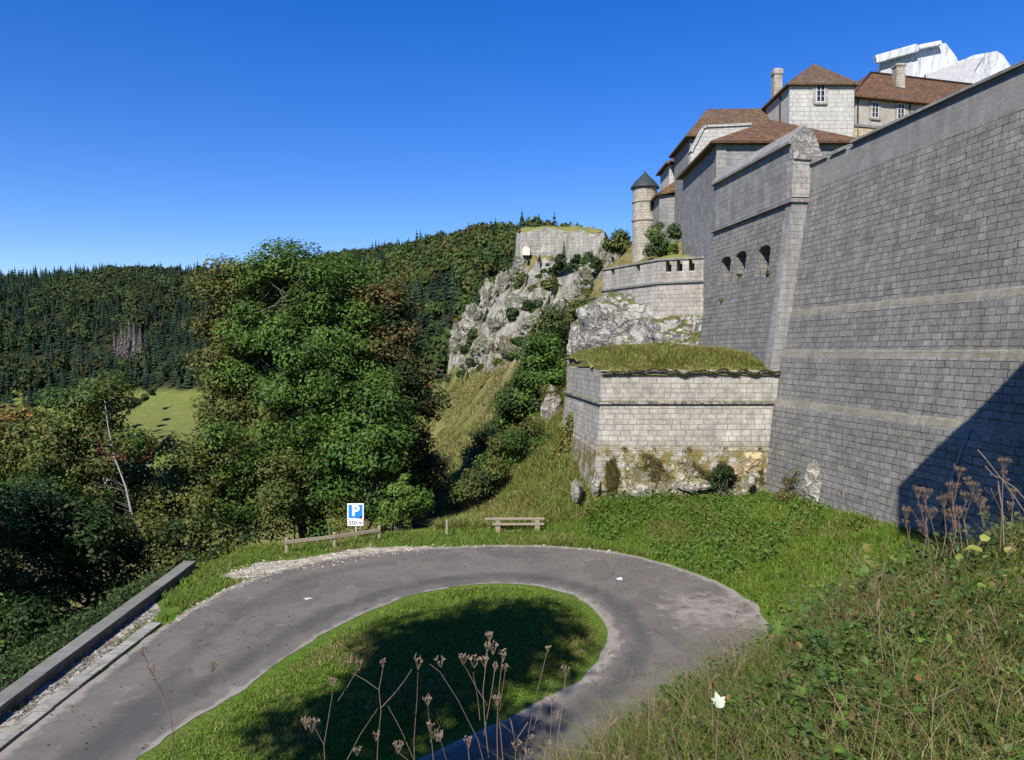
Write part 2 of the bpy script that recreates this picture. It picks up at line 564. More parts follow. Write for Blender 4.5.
def H(x, y, detail=True):
    """height of the ground"""
    x = np.asarray(x, float); y = np.asarray(y, float)
    z = rbf(x, y)
    d = sdist(PLAT, x, y)
    z = z * np.where((x < -10.3) & (y < 30), sstep(.25, .9, d), sstep(.3, 4.5, d))
    # the drop outside the parapet is sharp
    left = (x < -10.9 - .0 * y) & (y < 29)
    di = sdist(ISLE_S, x, y)
    z = z + np.where(di < 0, .30 * sstep(.15, 1.6, -di), 0)
    # bank the photographer stands on
    yc = 8.2 + .62 * np.clip(x, 0, 9) - .030 * np.clip(x, 0, 9) ** 2 + .3 * np.sin(x * 1.7)
    bp = np.where(y > yc, bank_plane(x, yc) - 1.25 * (y - yc), bank_plane(x, y))
    bp = np.minimum(bp, 1.75 * np.maximum(d, 0) ** .9)
    bp = np.where((x > -4) & (y < 30), bp, -1e3)
    z = np.maximum(z, bp)
    if detail:
        far = np.hypot(x, y)
        off = sstep(.5, 3, d)
        z = z + off * ((fbm(x * .35, y * .35, 1.3, 4) - .5) * np.clip(.35 + far * .004, 0, 3.5))
        # crags of the ridge
        m = sstep(66, 84, y) * sstep(215, 175, y) * sstep(.5, 7, z + 4 * (fbm(x * .08, y * .08, 4.1, 3) - .5)) * sstep(40, 22, x)
        n1 = fbm(x * .16, y * .11, 2.2, 5)
        rd = 1 - np.abs(2 * n1 - 1)
        st = (z + 6 * n1) / 3.2
        stp = (np.floor(st) + sstep(.25, .75, st - np.floor(st)) - st) * 3.2
        top = sstep(128, 152, y) * sstep(14, 22, z)
        z = z + m * ((rd - .62) * 6.0 * (1 - .5 * top) - 1.2 - 2.0 * top + stp * .75 + (fbm(x * .45, y * .35, 7.7, 5) - .5) * 4.6 * (1 - .4 * top) + (np.abs(2 * fbm(x * .22 + 3, y * .3, 5.5, 4) - 1) - .25) * -3.0)
    return z


def Hs(x, y): return float(H(np.array([x]), np.array([y]))[0])


def crag_mask(x, y, z):
    return sstep(66, 84, y) * sstep(215, 175, y) * sstep(1.0, 7, z + 8 * (fbm(x * .08, y * .08, 4.1, 3) - .5)) * sstep(40, 22, x)


# one ground sheet out to the horizon: rings round the camera, finest where it looks
ang = np.concatenate([np.arange(-180, -52, 4.0), np.arange(-52, 52, .3), np.arange(52, 180, 4.0)])
rr = [0.4]
while rr[-1] < 1500:
    r0 = rr[-1]
    st = .22 if r0 < 14 else (.3 if r0 < 50 else (.65 if r0 < 190 else r0 * .012))
    rr.append(r0 + st)
rr = np.array(rr)
AA, RR = np.meshgrid(R(1) * ang, rr)
GX, GY = RR * np.sin(AA), RR * np.cos(AA)
GZ = H(GX, GY)
e = .6
SLX = (rbf(GX + e, GY) - rbf(GX - e, GY)) / (2 * e); SLY = (rbf(GX, GY + e) - rbf(GX, GY - e)) / (2 * e)
gz_dr = np.gradient(GZ, axis=0) / np.gradient(RR, axis=0)
slope = np.hypot(np.hypot(SLX, SLY), np.abs(gz_dr) * .8)
nr, na = GX.shape
V = np.stack([GX, GY, GZ], -1).reshape(-1, 3)
ii = np.arange(nr - 1)[:, None] * na; jj = np.arange(na)[None, :]; j2 = (jj + 1) % na
Fq = np.stack([ii + jj, ii + na + jj, ii + na + j2, ii + j2], -1).reshape(-1, 4)[:, ::-1]
Fq = Fq[:, ::-1]
# centre fan
V = np.vstack([V, [[0, 0, Hs(0, 0)]]])
fan = [(len(V) - 1, (k + 1) % na, k) for k in range(na)]
# surface kinds: R rock, G dry grass, B woodland floor and darkened bank
n_a = fbm(GX * .06, GY * .06, 3.3, 4); n_b = fbm(GX * .4, GY * .4, 9.1, 4)
cm = crag_mask(GX, GY, GZ)
rock = cm * sstep(.66, .92, slope * .55 + (n_b - .5) * 1.7 + (n_a - .5) * .9 + .26)
path = np.exp(-((GY - 104 - 3.0 * GX) / 7.0) ** 2) * (GX > -14) * (GX < 4)
rock = np.maximum(rock, .8 * path * sstep(.45, .6, n_b))
dry = sstep(38, 60, GY) * sstep(260, 190, GY) * (.45 + .6 * n_a) + .35 * sstep(33, 36, GY) * (GX > -4) + (GY > 260) * (.30 + .45 * n_a)
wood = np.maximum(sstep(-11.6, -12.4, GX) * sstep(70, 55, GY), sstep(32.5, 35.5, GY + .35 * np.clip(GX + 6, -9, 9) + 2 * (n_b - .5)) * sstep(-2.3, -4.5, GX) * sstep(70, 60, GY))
wood = np.maximum(wood, .85 * (bank_plane(GX, GY) > 1.0) * (GX > -3) * (GY < 13) * (GZ > .6) * (GX < 13))  # bank ground painted dark, standing for the shady gaps between its plants
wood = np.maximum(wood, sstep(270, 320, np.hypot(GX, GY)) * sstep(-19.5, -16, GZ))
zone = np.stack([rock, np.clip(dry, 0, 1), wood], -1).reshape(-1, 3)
zone = np.vstack([zone, [[0, .3, 0]]])

m_ground, nt, b = new_mat("ground"); k = N(nt)
pos = k.n('ShaderNodeNewGeometry').outputs['Position']
zc = k.n('ShaderNodeSeparateColor'); k.l(k.n('ShaderNodeVertexColor', layer_name="Col").outputs[0], zc.inputs[0])
fv = k.noise(.55, k.scale(pos, (1.0, .8, .32)), 8, .72); f1 = k.noise(.25, pos, 8, .7); f2 = k.noise(3.0, pos, 6, .75); f3 = k.noise(.9, pos, 6, .7)
lush = k.mix(f2, (0.050, 0.098, 0.012), (0.125, 0.225, 0.028))
lush = k.mix(k.ramp(f1, [(.42, 0), (.66, 1)]), lush, (0.115, 0.150, 0.032))
dryc = k.mix(f2, (0.095, 0.082, 0.030), (0.25, 0.205, 0.085))
dryc = k.mix(k.ramp(f3, [(.48, 0), (.62, .85)]), dryc, (0.075, 0.088, 0.026))
dryc = k.mix(k.ramp(f1, [(.52, 0), (.62, .6)]), dryc, (0.24, 0.20, 0.10))
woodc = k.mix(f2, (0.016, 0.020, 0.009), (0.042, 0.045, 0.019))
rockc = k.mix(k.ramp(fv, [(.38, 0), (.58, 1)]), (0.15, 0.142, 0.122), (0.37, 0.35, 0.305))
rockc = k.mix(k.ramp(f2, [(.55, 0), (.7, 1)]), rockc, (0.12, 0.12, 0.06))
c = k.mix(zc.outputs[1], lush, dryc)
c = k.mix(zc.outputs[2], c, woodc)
rm = k.math('ADD', zc.outputs[0], k.math('MULTIPLY', k.math('SUBTRACT', f2, .5), .9))
c = k.mix(k.ramp(rm, [(.42, 0), (.55, 1)]), c, rockc)
k.l(c, b.inputs['Base Color'])
hh = k.math('ADD', f2, k.math('ADD', k.math('MULTIPLY', f3, .3), k.math('MULTIPLY', fv, k.math('MULTIPLY', zc.outputs[0], 9.0))))
k.bump(hh, .9, .18, b)
b.inputs['Roughness'].default_value = 1.0; b.inputs['Specular IOR Level'].default_value = .05
V_GROUND = (float(V[:, 2].min()), float(V[:, 2].max()))
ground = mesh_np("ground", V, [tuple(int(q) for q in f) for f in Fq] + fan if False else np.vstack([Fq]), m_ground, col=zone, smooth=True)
tag(ground, kind="structure")


# ------------------------------------------------------------------ road
def fill_poly(poly, z, name, mat, holes=None, step=None):
    bm = bmesh.new()
    def loop(p):
        vs = [bm.verts.new((q[0], q[1], 0)) for q in p]
        return [bm.edges.new((vs[i], vs[(i + 1) % len(vs)])) for i in range(len(vs))]
    es = loop(poly)
    for h in holes or []: es += loop(h)
    bmesh.ops.triangle_fill(bm, use_beauty=True, edges=es)
    for v in bm.verts: v.co.z = z
    bmesh.ops.recalc_face_normals(bm, faces=bm.faces)
    for f in bm.faces:
        if f.normal.z < 0: f.normal_flip()
    me = bpy.data.meshes.new(name); bm.to_mesh(me); bm.free()
    me.materials.append(mat)
    o = bpy.data.objects.new(name, me); COL.objects.link(o)
    return o


def rough_edge(poly, amp, sc=1.3, seed=0):
    """edges of asphalt and gravel are ragged"""
    q = []
    for i in range(len(poly)):
        a, b_ = np.array(poly[i]), np.array(poly[(i + 1) % len(poly)])
        L = np.linalg.norm(b_ - a); n = max(1, int(L / .25)) if L < 30 else 1
        for t in range(n):
            p = a + (b_ - a) * t / n
            q.append(p)
    q = np.array(q)
    q[:, 0] += (fbm(q[:, 0] * sc, q[:, 1] * sc, 1.1 + seed, 3) - .5) * amp * 2
    q[:, 1] += (fbm(q[:, 0] * sc, q[:, 1] * sc, 6.4 + seed, 3) - .5) * amp * 2
    return q


m_road, nt, b = new_mat("asphalt"); k = N(nt)
pos = k.n('ShaderNodeNewGeometry').outputs['Position']
g1 = k.noise(70, pos, 3, .8); g2 = k.noise(.55, pos, 6, .68); g3 = k.noise(2.4, pos, 5, .7)
c = k.mix(g1, (0.096, 0.086, 0.072), (0.176, 0.160, 0.137))
c = k.mix(k.ramp(g2, [(.42, 0), (.6, .5)]), c, (0.082, 0.075, 0.065))
c = k.mix(k.ramp(g3, [(.58, 0), (.72, .55)]), c, (0.20, 0.185, 0.165))
# wheel tracks and the ragged pale scabs
wv = k.n('ShaderNodeTexVoronoi', feature='DISTANCE_TO_EDGE'); wv.inputs['Scale'].default_value = .38
nn = k.n('ShaderNodeTexNoise'); nn.inputs['Scale'].default_value = 1.4; nn.inputs['Detail'].default_value = 5; k.l(pos, nn.inputs['Vector'])
av = k.n('ShaderNodeVectorMath', operation='ADD'); k.l(pos, av.inputs[0]); k.l(nn.outputs['Color'], av.inputs[1]); k.l(av.outputs[0], wv.inputs['Vector'])
c = k.mix(k.ramp(wv.outputs['Distance'], [(.0, .38), (.010, 0)]), c, (0.035, 0.034, 0.032))
sc = k.noise(.9, k.scale(pos, (1, 1.8, 1)), 7, .75)
c = k.mix(k.ramp(sc, [(.62, 0), (.65, .6)]), c, (0.23, 0.215, 0.19))
sc2 = k.noise(.62, k.scale(pos, (1.3, .9, 5)), 3, .45)
c = k.mix(k.ramp(sc2, [(.56, 0), (.575, .35)]), c, (0.074, 0.068, 0.060))
sc3 = k.noise(9.0, pos, 6, .85)
c = k.mix(k.ramp(sc3, [(.60, 0), (.68, .5)]), c, (0.23, 0.215, 0.19))
at = k.n('ShaderNodeVertexColor', layer_name="Col"); zs = k.n('ShaderNodeSeparateColor'); k.l(at.outputs[0], zs.inputs[0])
c = k.mix(k.ramp(k.math('ADD', zs.outputs[0], k.math('MULTIPLY', k.math('SUBTRACT', g3, .5), 1.1)), [(.5, 0), (.75, .8)]), c, (0.26, 0.235, 0.20))
c = k.mix(k.ramp(k.math('ADD', zs.outputs[1], k.math('MULTIPLY', k.math('SUBTRACT', g3, .5), .6)), [(.4, 0), (.9, .55)]), c, (0.045, 0.044, 0.044))
k.l(c, b.inputs['Base Color'])
b.inputs['Roughness'].default_value = .85; b.inputs['Specular IOR Level'].default_value = .3
k.bump(k.math('ADD', g1, k.math('MULTIPLY', g3, 1.5)), .5, .012, b)
# road as a grid clipped to its outline so wear can follow the edges
outer_r = rough_edge(rough_edge(OUTER_S, .13), .10, 4.0, 6); isle_r = rough_edge(rough_edge(ISLE_S, .12, seed=3), .10, 4.0, 9)
road = fill_poly(outer_r, .012, "road", m_road, holes=[isle_r])
bm = bmesh.new(); bm.from_mesh(road.data)
for ax in (0, 1):
    lo, hi = (-11, 8) if ax == 0 else (8, 30)
    for t in np.arange(lo, hi, .45):
        nrm = (1, 0, 0) if ax == 0 else (0, 1, 0); cc = (t + .013, 0, 0) if ax == 0 else (0, t + .013, 0)
        bmesh.ops.bisect_plane(bm, geom=bm.verts[:] + bm.edges[:] + bm.faces[:], plane_co=cc, plane_no=nrm)
bm.to_mesh(road.data); bm.free()
rv = np.array([v.co for v in road.data.vertices])
do = -sdist(OUTER_S, rv[:, 0], rv[:, 1]); di_ = sdist(ISLE_S, rv[:, 0], rv[:, 1])
edge = np.maximum(np.exp(-np.maximum(do, 0) / .35), .9 * np.exp(-np.maximum(di_, 0) / (.25 + .35 * sstep(0, 2.2, rv[:, 0]))))
edge = np.maximum(edge, .66 * sstep(2.6, .4, np.hypot((rv[:, 0] - 5.7) / 1.3, (rv[:, 1] - 22.0) / 1.6)))
track = np.exp(-((di_ - .85) / .45) ** 2) * (rv[:, 1] > 12) + .8 * np.exp(-((do - 1.6) / .5) ** 2) * (rv[:, 0] < -4)
a = road.data.color_attributes.new("Col", 'FLOAT_COLOR', 'POINT')
c4 = np.ones((len(rv), 4), np.float32); c4[:, 0] = np.clip(edge, 0, 1); c4[:, 1] = np.clip(track, 0, 1); c4[:, 2] = 0
a.data.foreach_set("color", c4.ravel())
tag(road, kind="structure")

m_gravel = mat_rock("limestone_gravel", (0.56, 0.50, 0.40), (0.30, 0.26, 0.20), 0.0, scale=6)
gp = [G(*q)[:2] for q in [(224, 575), (248, 566), (272, 561), (318, 557), (342, 551), (395, 547), (430, 546.5), (432, 549.5), (398, 553), (350, 560), (318, 566), (292, 566), (262, 576), (236, 580)]]
gr = fill_poly(rough_edge(rough_edge(gp, .35, .9, 5), .35, 3.1, 2), .0085, "gravel_patch", m_gravel); tag(gr, kind="structure")
m_kerb = mat_masonry("kerb_stone", .9, .6, (.24, .23, .205), (.35, .33, .295), (.12, .11, .08), bumpd=.012, warp=.01, streak=0, moss=.5)
kb = MB()
kpts = [(-9.56, 8.0), (-9.57, 12), (-9.60, 14.8), (-9.62, 17.7), (-9.62, 20.8)]
for a_, b_ in zip(kpts[:-1], kpts[1:]):
    L = math.hypot(b_[0] - a_[0], b_[1] - a_[1]); n = max(1, round(L / .9))
    for i in range(n):
        t = (i + .5) / n
        kb.box((a_[0] + (b_[0] - a_[0]) * t - .19, a_[1] + (b_[1] - a_[1]) * t, .02 + random.uniform(-.006, .008)), (.36 + random.uniform(-.02, .02), L / n - .025, .11), rz=math.atan2(-(b_[0] - a_[0]), b_[1] - a_[1]) + random.uniform(-.012, .012))
kerb = kb.build("kerb", m_kerb, bevel=.012, uv=True); tag(kerb, kind="structure")
m_cobble = mat_rock("old_paving", (0.44, 0.41, 0.35), (0.17, 0.15, 0.11), 0.0, scale=2.2)
pv = [(-9.95, 8), (-9.98, 14.8), (-10.0, 17.7), (-10.0, 20.8), (-10.2, 22.0), (-10.75, 22.8), (-10.72, 21), (-10.48, 15.6), (-10.15, 8)]
pvm = fill_poly(rough_edge(np.array(pv), .04, 2, 8), .0085, "paving", m_cobble); tag(pvm, kind="structure")
# white paint arrow worn into the road, and a scrap of paper
m_white = mat_plain("worn_white_paint", (.50, .50, .48), .8, .2, 30)
ar = [G(*q)[:2] for q in [(303, 598.9), (308, 598.0), (313.5, 598.7), (308, 599.7), (306.5, 600.6), (305, 600.0), (305.6, 599.5)]]
tag(fill_poly(ar, .017, "paint_mark", m_white), kind="structure")
# ------------------------------------------------------------------ masonry walls
def mitred(poly, closed):
    n = len(poly); p = [np.array(q, float) for q in poly]
    ed = [p[(i + 1) % n] - p[i] for i in range(n)]
    nr_ = [np.array([e_[1], -e_[0]]) / np.hypot(*e_) for e_ in ed]     # outward for counter-clockwise polygons
    out = []
    for i in range(n):
        if not closed and i == 0: out.append(nr_[0])
        elif not closed and i == n - 1: out.append(nr_[n - 2])
        else:
            a_, b_ = nr_[i - 1], nr_[i]
            out.append((a_ + b_) / max(.3, 1 + a_ @ b_))
    return np.array(out)


def wall_ring(name, poly, prof, mat, parent=None, closed=True, seg=1.2, jit=.0, cap=True, topz=None, vseg=None, thick=None, skip_uv=False):
    """poly counter-clockwise from above; prof = [(z, out)] from bottom to top"""
    p = np.array(poly, float); m = mitred(poly, closed)
    n = len(p); lines = []
    rng_ = range(n) if closed else range(n - 1)
    P2, M2, crn = [], [], []
    for i in rng_:
        a_, b_ = p[i], p[(i + 1) % n]; ma, mb_ = m[i], m[(i + 1) % n]
        k_ = max(1, int(round(np.hypot(*(b_ - a_)) / seg))) if seg else 1
        for t in range(k_):
            P2.append(a_ + (b_ - a_) * t / k_); M2.append(ma + (mb_ - ma) * t / k_)
    if not closed:
        P2.append(p[-1]); M2.append(m[-1])
    P2, M2 = np.array(P2), np.array(M2)
    pr = []
    for (z0, o0), (z1, o1) in zip(prof[:-1], prof[1:]):
        k_ = max(1, int(round(abs(z1 - z0) / vseg))) if vseg else 1
        for t in range(k_): pr.append((z0 + (z1 - z0) * t / k_, o0 + (o1 - o0) * t / k_))
    pr.append(prof[-1])
    V = []; nn_ = len(P2)
    for li, (z, o_) in enumerate(pr):
        q = P2 + M2 * o_
        zz = np.full(nn_, z)
        if topz is not None and li == len(pr) - 1: zz = zz + topz(q[:, 0], q[:, 1])
        if jit:
            j = (fbm(q[:, 0] * .5 + z * .31, q[:, 1] * .5, z * .5, 4) - .5) * 2 * jit
            q = q + M2 * j[:, None]
        V.append(np.column_stack([q, zz]))
    V = np.vstack(V); Fs = []
    m_ = nn_ if closed else nn_ - 1
    for l in range(len(pr) - 1):
        for i in range(m_):
            i2 = (i + 1) % nn_
            Fs.append((l * nn_ + i, l * nn_ + i2, (l + 1) * nn_ + i2, (l + 1) * nn_ + i))
    if cap and closed:
        Fs.append(tuple((len(pr) - 1) * nn_ + i for i in range(nn_)))
        Fs.append(tuple(nn_ - 1 - i for i in range(nn_)))
    o = mesh_np(name, V, Fs, mat, parent)
    tg = []
    for i in rng_:
        e_ = p[(i + 1) % n] - p[i]; e_ = e_ / np.hypot(*e_)
        tg.append(Vector((e_[0], e_[1], 0)))
    o["_t"] = [c_ for t in tg for c_ in (t.x, t.y)]
    if not skip_uv: uv_metric(o, tg)
    return o


def cut(o, cutter_mbs, cb=None):
    """real openings: boolean difference, then metric UVs again"""
    if cb is None:
        cb = MB()
        for b_ in cutter_mbs: cb.box(*b_)
    co_ = cb.build("opening", None)
    bm = bmesh.new(); bm.from_mesh(co_.data); bmesh.ops.recalc_face_normals(bm, faces=bm.faces); bm.to_mesh(co_.data); bm.free()
    md = o.modifiers.new("b", 'BOOLEAN'); md.operation = 'DIFFERENCE'; md.object = co_; md.solver = 'EXACT'; md.use_self = True
    if o.parent:
        co_.parent = o.parent; co_.location = -parent_world(o.parent)
    bpy.context.view_layer.update()
    dg = bpy.context.evaluated_depsgraph_get()
    me = bpy.data.meshes.new_from_object(o.evaluated_get(dg))
    o.modifiers.clear(); old = o.data; o.data = me
    bpy.data.objects.remove(co_, do_unlink=True)
    t = list(o["_t"]); uv_metric(o, [Vector((t[i], t[i + 1], 0)) for i in range(0, len(t), 2)])


def clean(o):
    if "_t" in o: del o["_t"]
    for c_ in o.children: clean(c_)


M_big = mat_masonry("grey_ashlar", .46, .235, (.145, .146, .146), (.285, .275, .250), (.040, .037, .031), msize=.014, warm_amt=.45, warm=(.31, .26, .185), stain=(.105, .102, .092), stain_amt=.6, streak=.20, bumpd=.05, warp=.03, moss=.25, mossc=(.10, .095, .05))
M_smooth = mat_masonry("smooth_grey_masonry", .62, .28, (.19, .187, .18), (.31, .305, .29), (.13, .125, .115), msize=.012, stain=(.10, .10, .10), stain_amt=.4, streak=.4, bumpd=.015, warp=.02, warm_amt=.25)
M_ledge = mat_rock("weathered_ledge", (.34, .32, .28), (.16, .15, .13), .55, scale=2.2)
M_bast = mat_masonry("pale_limestone", .42, .235, (.29, .275, .25), (.49, .465, .42), (.19, .175, .145), msize=.014, stain=(.18, .17, .145), stain_amt=.7, streak=.3, bumpd=.035, warp=.025, moss=1.0, zmoss=(3.0, 3.5), mossc=(.15, .125, .045), warm=(.55, .44, .27), warm_amt=.5)
M_bast2 = mat_masonry("mottled_limestone", .5, .26, (.24, .23, .21), (.42, .40, .36), (.17, .155, .135), msize=.015, stain=(.13, .125, .115), stain_amt=.4, streak=.3, bumpd=.022, warp=.03, moss=.3, warm=(.42, .30, .24), warm_amt=.6)
M_tower = mat_masonry("block_limestone", .5, .30, (.34, .33, .30), (.50, .485, .445), (.24, .225, .20), msize=.014, stain=(.28, .27, .25), stain_amt=.35, streak=.25, bumpd=.02, warp=.02, warm_amt=.2)
M_buff = mat_masonry("buff_render", 1.2, .6, (.36, .33, .28), (.44, .41, .35), (.36, .33, .28), msize=.004, stain=(.22, .2, .17), stain_amt=.4, streak=.35, bumpd=.008, warp=.02)
M_yellow = mat_masonry("yellow_rubble", .4, .22, (.45, .36, .20), (.62, .52, .33), (.30, .24, .15), bumpd=.02, warp=.04)
M_turret = mat_masonry("tan_masonry", .4, .24, (.30, .27, .21), (.46, .42, .34), (.20, .18, .14), bumpd=.018, warp=.03, streak=.2)
M_cope = mat_masonry("coping_stone", 1.1, .8, (.17, .165, .16), (.30, .29, .275), (.08, .08, .075), bumpd=.015, warp=.02, moss=.6, mossc=(.11, .105, .06))
M_roof = mat_roof("brown_tiles", (.090, .050, .028), (.19, .103, .055), (.085, .066, .048))
M_roof_d = mat_roof("dark_tiles", (.090, .055, .034), (.165, .108, .068), (.09, .076, .058))
M_roof_red = mat_roof("red_tiles", (.13, .042, .028), (.21, .072, .045), (.12, .055, .04))
M_slate = mat_plain("green_slate", (.030, .042, .042), .6, .35, 8)
M_glass, nt, b = new_mat("window_glass"); b.inputs['Base Color'].default_value = (.02, .025, .035, 1); b.inputs['Roughness'].default_value = .12; b.inputs['Specular IOR Level'].default_value = .6
M_frame = mat_plain("painted_frame", (.55, .54, .50), .6, .1)
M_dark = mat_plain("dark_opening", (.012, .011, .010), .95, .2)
M_wood = mat_plain("weathered_timber", (.25, .21, .15), .85, .4, 14, bump=.01)
M_eave = mat_plain("dark_timber", (.05, .038, .028), .9, .3)
M_turf = mat_plain("dry_turf", (.15, .15, .042), 1.0, .5, 5, bump=.08)

# ---- the great curtain wall on the right
GW = (0.152, -1.0)
gl = math.hypot(*GW); gd = np.array(GW) / gl                            # runs towards the camera
def gwx(D, z): return 11.26 + .157 * (z - 1.4) + .152 * (34.5 - D)
prof = [(-1.5, .40), (5.10, -.48), (5.38, -.62), (7.25, -.87), (7.52, -1.0), (9.05, -1.21), (9.34, -1.33), (14.75, -2.08)]
base0 = np.array([11.26, 34.62]); L0 = 33.0
gA = base0; gB = base0 + gd * L0; back = np.array([-gd[1], gd[0]])
wallpoly = [tuple(gA), tuple(gA + back * 6.0), tuple(gB + back * 6.0), tuple(gB)]
# orientation: counter-clockwise with the outer face between gB and gA
if sum(wallpoly[i][0] * wallpoly[(i + 1) % 4][1] - wallpoly[(i + 1) % 4][0] * wallpoly[i][1] for i in range(4)) < 0:
    wallpoly = wallpoly[::-1]
curtain = empty("curtain_wall", (13.5, 24, 0), "towering grey stone curtain wall leaning back along the right side, half in shadow at its foot", "wall")


def face_strip(name, prof, D0, D1, mat, parent, jit=.018, segl=.8, vseg=.55, back_=1.6):
    """one long battered face with a back, following the line of the curtain wall"""
    n = int((D0 - D1) / segl); ts = np.linspace(0, (D0 - D1) * gl, n + 1)
    pr = []
    for (z0, o0), (z1, o1) in zip(prof[:-1], prof[1:]):
        k_ = max(1, int(round(abs(z1 - z0) / vseg)))
        for t in range(k_): pr.append((z0 + (z1 - z0) * t / k_, o0 + (o1 - o0) * t / k_))
    pr.append(prof[-1])
    st = np.array([11.26 + .152 * (34.5 - D0), D0])
    out = np.array([-1, -.152]) / gl
    V = []
    for z, o_ in pr:
        q = st[None] + gd[None] * ts[:, None]
        j = (fbm(q[:, 1] * .55, z * .55 + q[:, 0] * 0, 2.7, 4) - .5) * 2 * jit
        j = j * (0 if z > 16 else 1)
        q = q + out[None] * (o_ + j)[:, None]
        V.append(np.column_stack([q, np.full(len(ts), z)]))
    inner = st[None] + gd[None] * ts[:, None] - out[None] * (abs(prof[-1][1]) + back_)
    V.append(np.column_stack([inner, np.full(len(ts), prof[-1][0])]))
    V.append(np.column_stack([inner, np.full(len(ts), prof[0][0])]))
    V = np.vstack(V); m_ = len(ts); Fs = []
    rows = len(pr) + 2
    for l in range(rows):
        l2 = (l + 1) % rows
        for i in range(m_ - 1):
            Fs.append((l * m_ + i + 1, l * m_ + i, l2 * m_ + i, l2 * m_ + i + 1))
    Fs.append(tuple(l * m_ for l in range(rows))[::-1]); Fs.append(tuple(l * m_ + m_ - 1 for l in range(rows)))
    o = mesh_np(name, V, Fs, mat, parent)
    bm = bmesh.new(); bm.from_mesh(o.data); bmesh.ops.recalc_face_normals(bm, faces=bm.faces); bm.to_mesh(o.data); bm.free()
    uv_metric(o, [Vector((gd[0], gd[1], 0)), Vector((-gd[1], gd[0], 0))])
    return o


face_strip("wall_face", prof, 34.62, 2.0, M_big, curtain)
M_para = mat_masonry("parapet_blocks", .78, .40, (.18, .175, .165), (.265, .258, .242), (.31, .30, .275), msize=.014, stain=(.14, .138, .13), stain_amt=.45, streak=.3, bumpd=.02, warp=.05, moss=.15)
face_strip("parapet_face", [(14.74, -2.079), (15.86, -2.13)], 34.62, 2.0, M_para, curtain, jit=.012)
M_band = mat_masonry("worn_band", 1.1, .34, (.185, .172, .14), (.26, .24, .195), (.12, .11, .085), msize=.008, stain=(.12, .12, .11), stain_amt=.4, streak=.4, bumpd=.02, warp=.05, moss=.5, mossc=(.12, .11, .06))
for zc_, oc in ((5.24, -.55), (7.38, -.935), (9.19, -1.27)):
    face_strip("ledge", [(zc_ - .25, oc + .04), (zc_ - .10, oc + .045), (zc_ + .14, oc - .03), (zc_ + .22, oc - .09)], 34.60, 2.02, M_band, curtain, jit=.03, vseg=.1, back_=.0)
# crest: a lower stretch with slabs by the corner, then the long slab-topped stretch
face_strip("coping", [(15.87, -2.12), (15.87, -2.04), (16.02, -2.06), (16.09, -2.3)], 34.5, 33.0, M_cope, curtain, jit=0, back_=.6)
face_strip("coping", [(15.87, -2.12), (15.87, -2.04), (16.02, -2.06), (16.09, -2.3)], 32.7, 31.6, M_cope, curtain, jit=0, back_=.6)
face_strip("coping", [(15.87, -2.12), (15.87, -2.10), (15.98, -2.11), (15.98, -1.99), (16.08, -2.0), (16.13, -2.3)], 31.15, 2.0, M_cope, curtain, jit=0, back_=.6)

# ---- casemate wall with the three gun openings
ed = np.array([-.139, 1.0]); ed /= np.hypot(*ed)
q0 = np.array([12.56, 34.60]); q1 = q0 + ed * 8.85
case = empty("casemate_wall", (12.6, 38, 7), "grey battered wall with a row of three gun openings under a dark string course", "wall")
bk = np.array([ed[1], -ed[0]])
cpoly = [tuple(q0), tuple(q0 + bk * 4.5), tuple(q1 + bk * 4.5), tuple(q1)]
def extrude_section(name, sec, t0, t1, mat, parent, segs=1, jit=0):
    V = []; n = len(sec)
    ts = np.linspace(t0, t1, segs + 1)
    for t in ts:
        for u, z in sec:
            c_ = q0 + ed * t + np.array([-ed[1], ed[0]]) * u
            V.append((c_[0], c_[1], z))
    Fs = [tuple(range(n))[::-1], tuple(range(segs * n, segs * n + n))]
    for s_ in range(segs): Fs += [(s_ * n + i, s_ * n + (i + 1) % n, (s_ + 1) * n + (i + 1) % n, (s_ + 1) * n + i) for i in range(n)]
    o = mesh_np(name, np.array(V), Fs, mat, parent)
    bm = bmesh.new(); bm.from_mesh(o.data); bmesh.ops.recalc_face_normals(bm, faces=bm.faces); bm.to_mesh(o.data); bm.free()
    o["_t"] = [ed[0], ed[1], ed[1], -ed[0]]
    uv_metric(o, [Vector((ed[0], ed[1], 0)), Vector((ed[1], -ed[0], 0))])
    return o


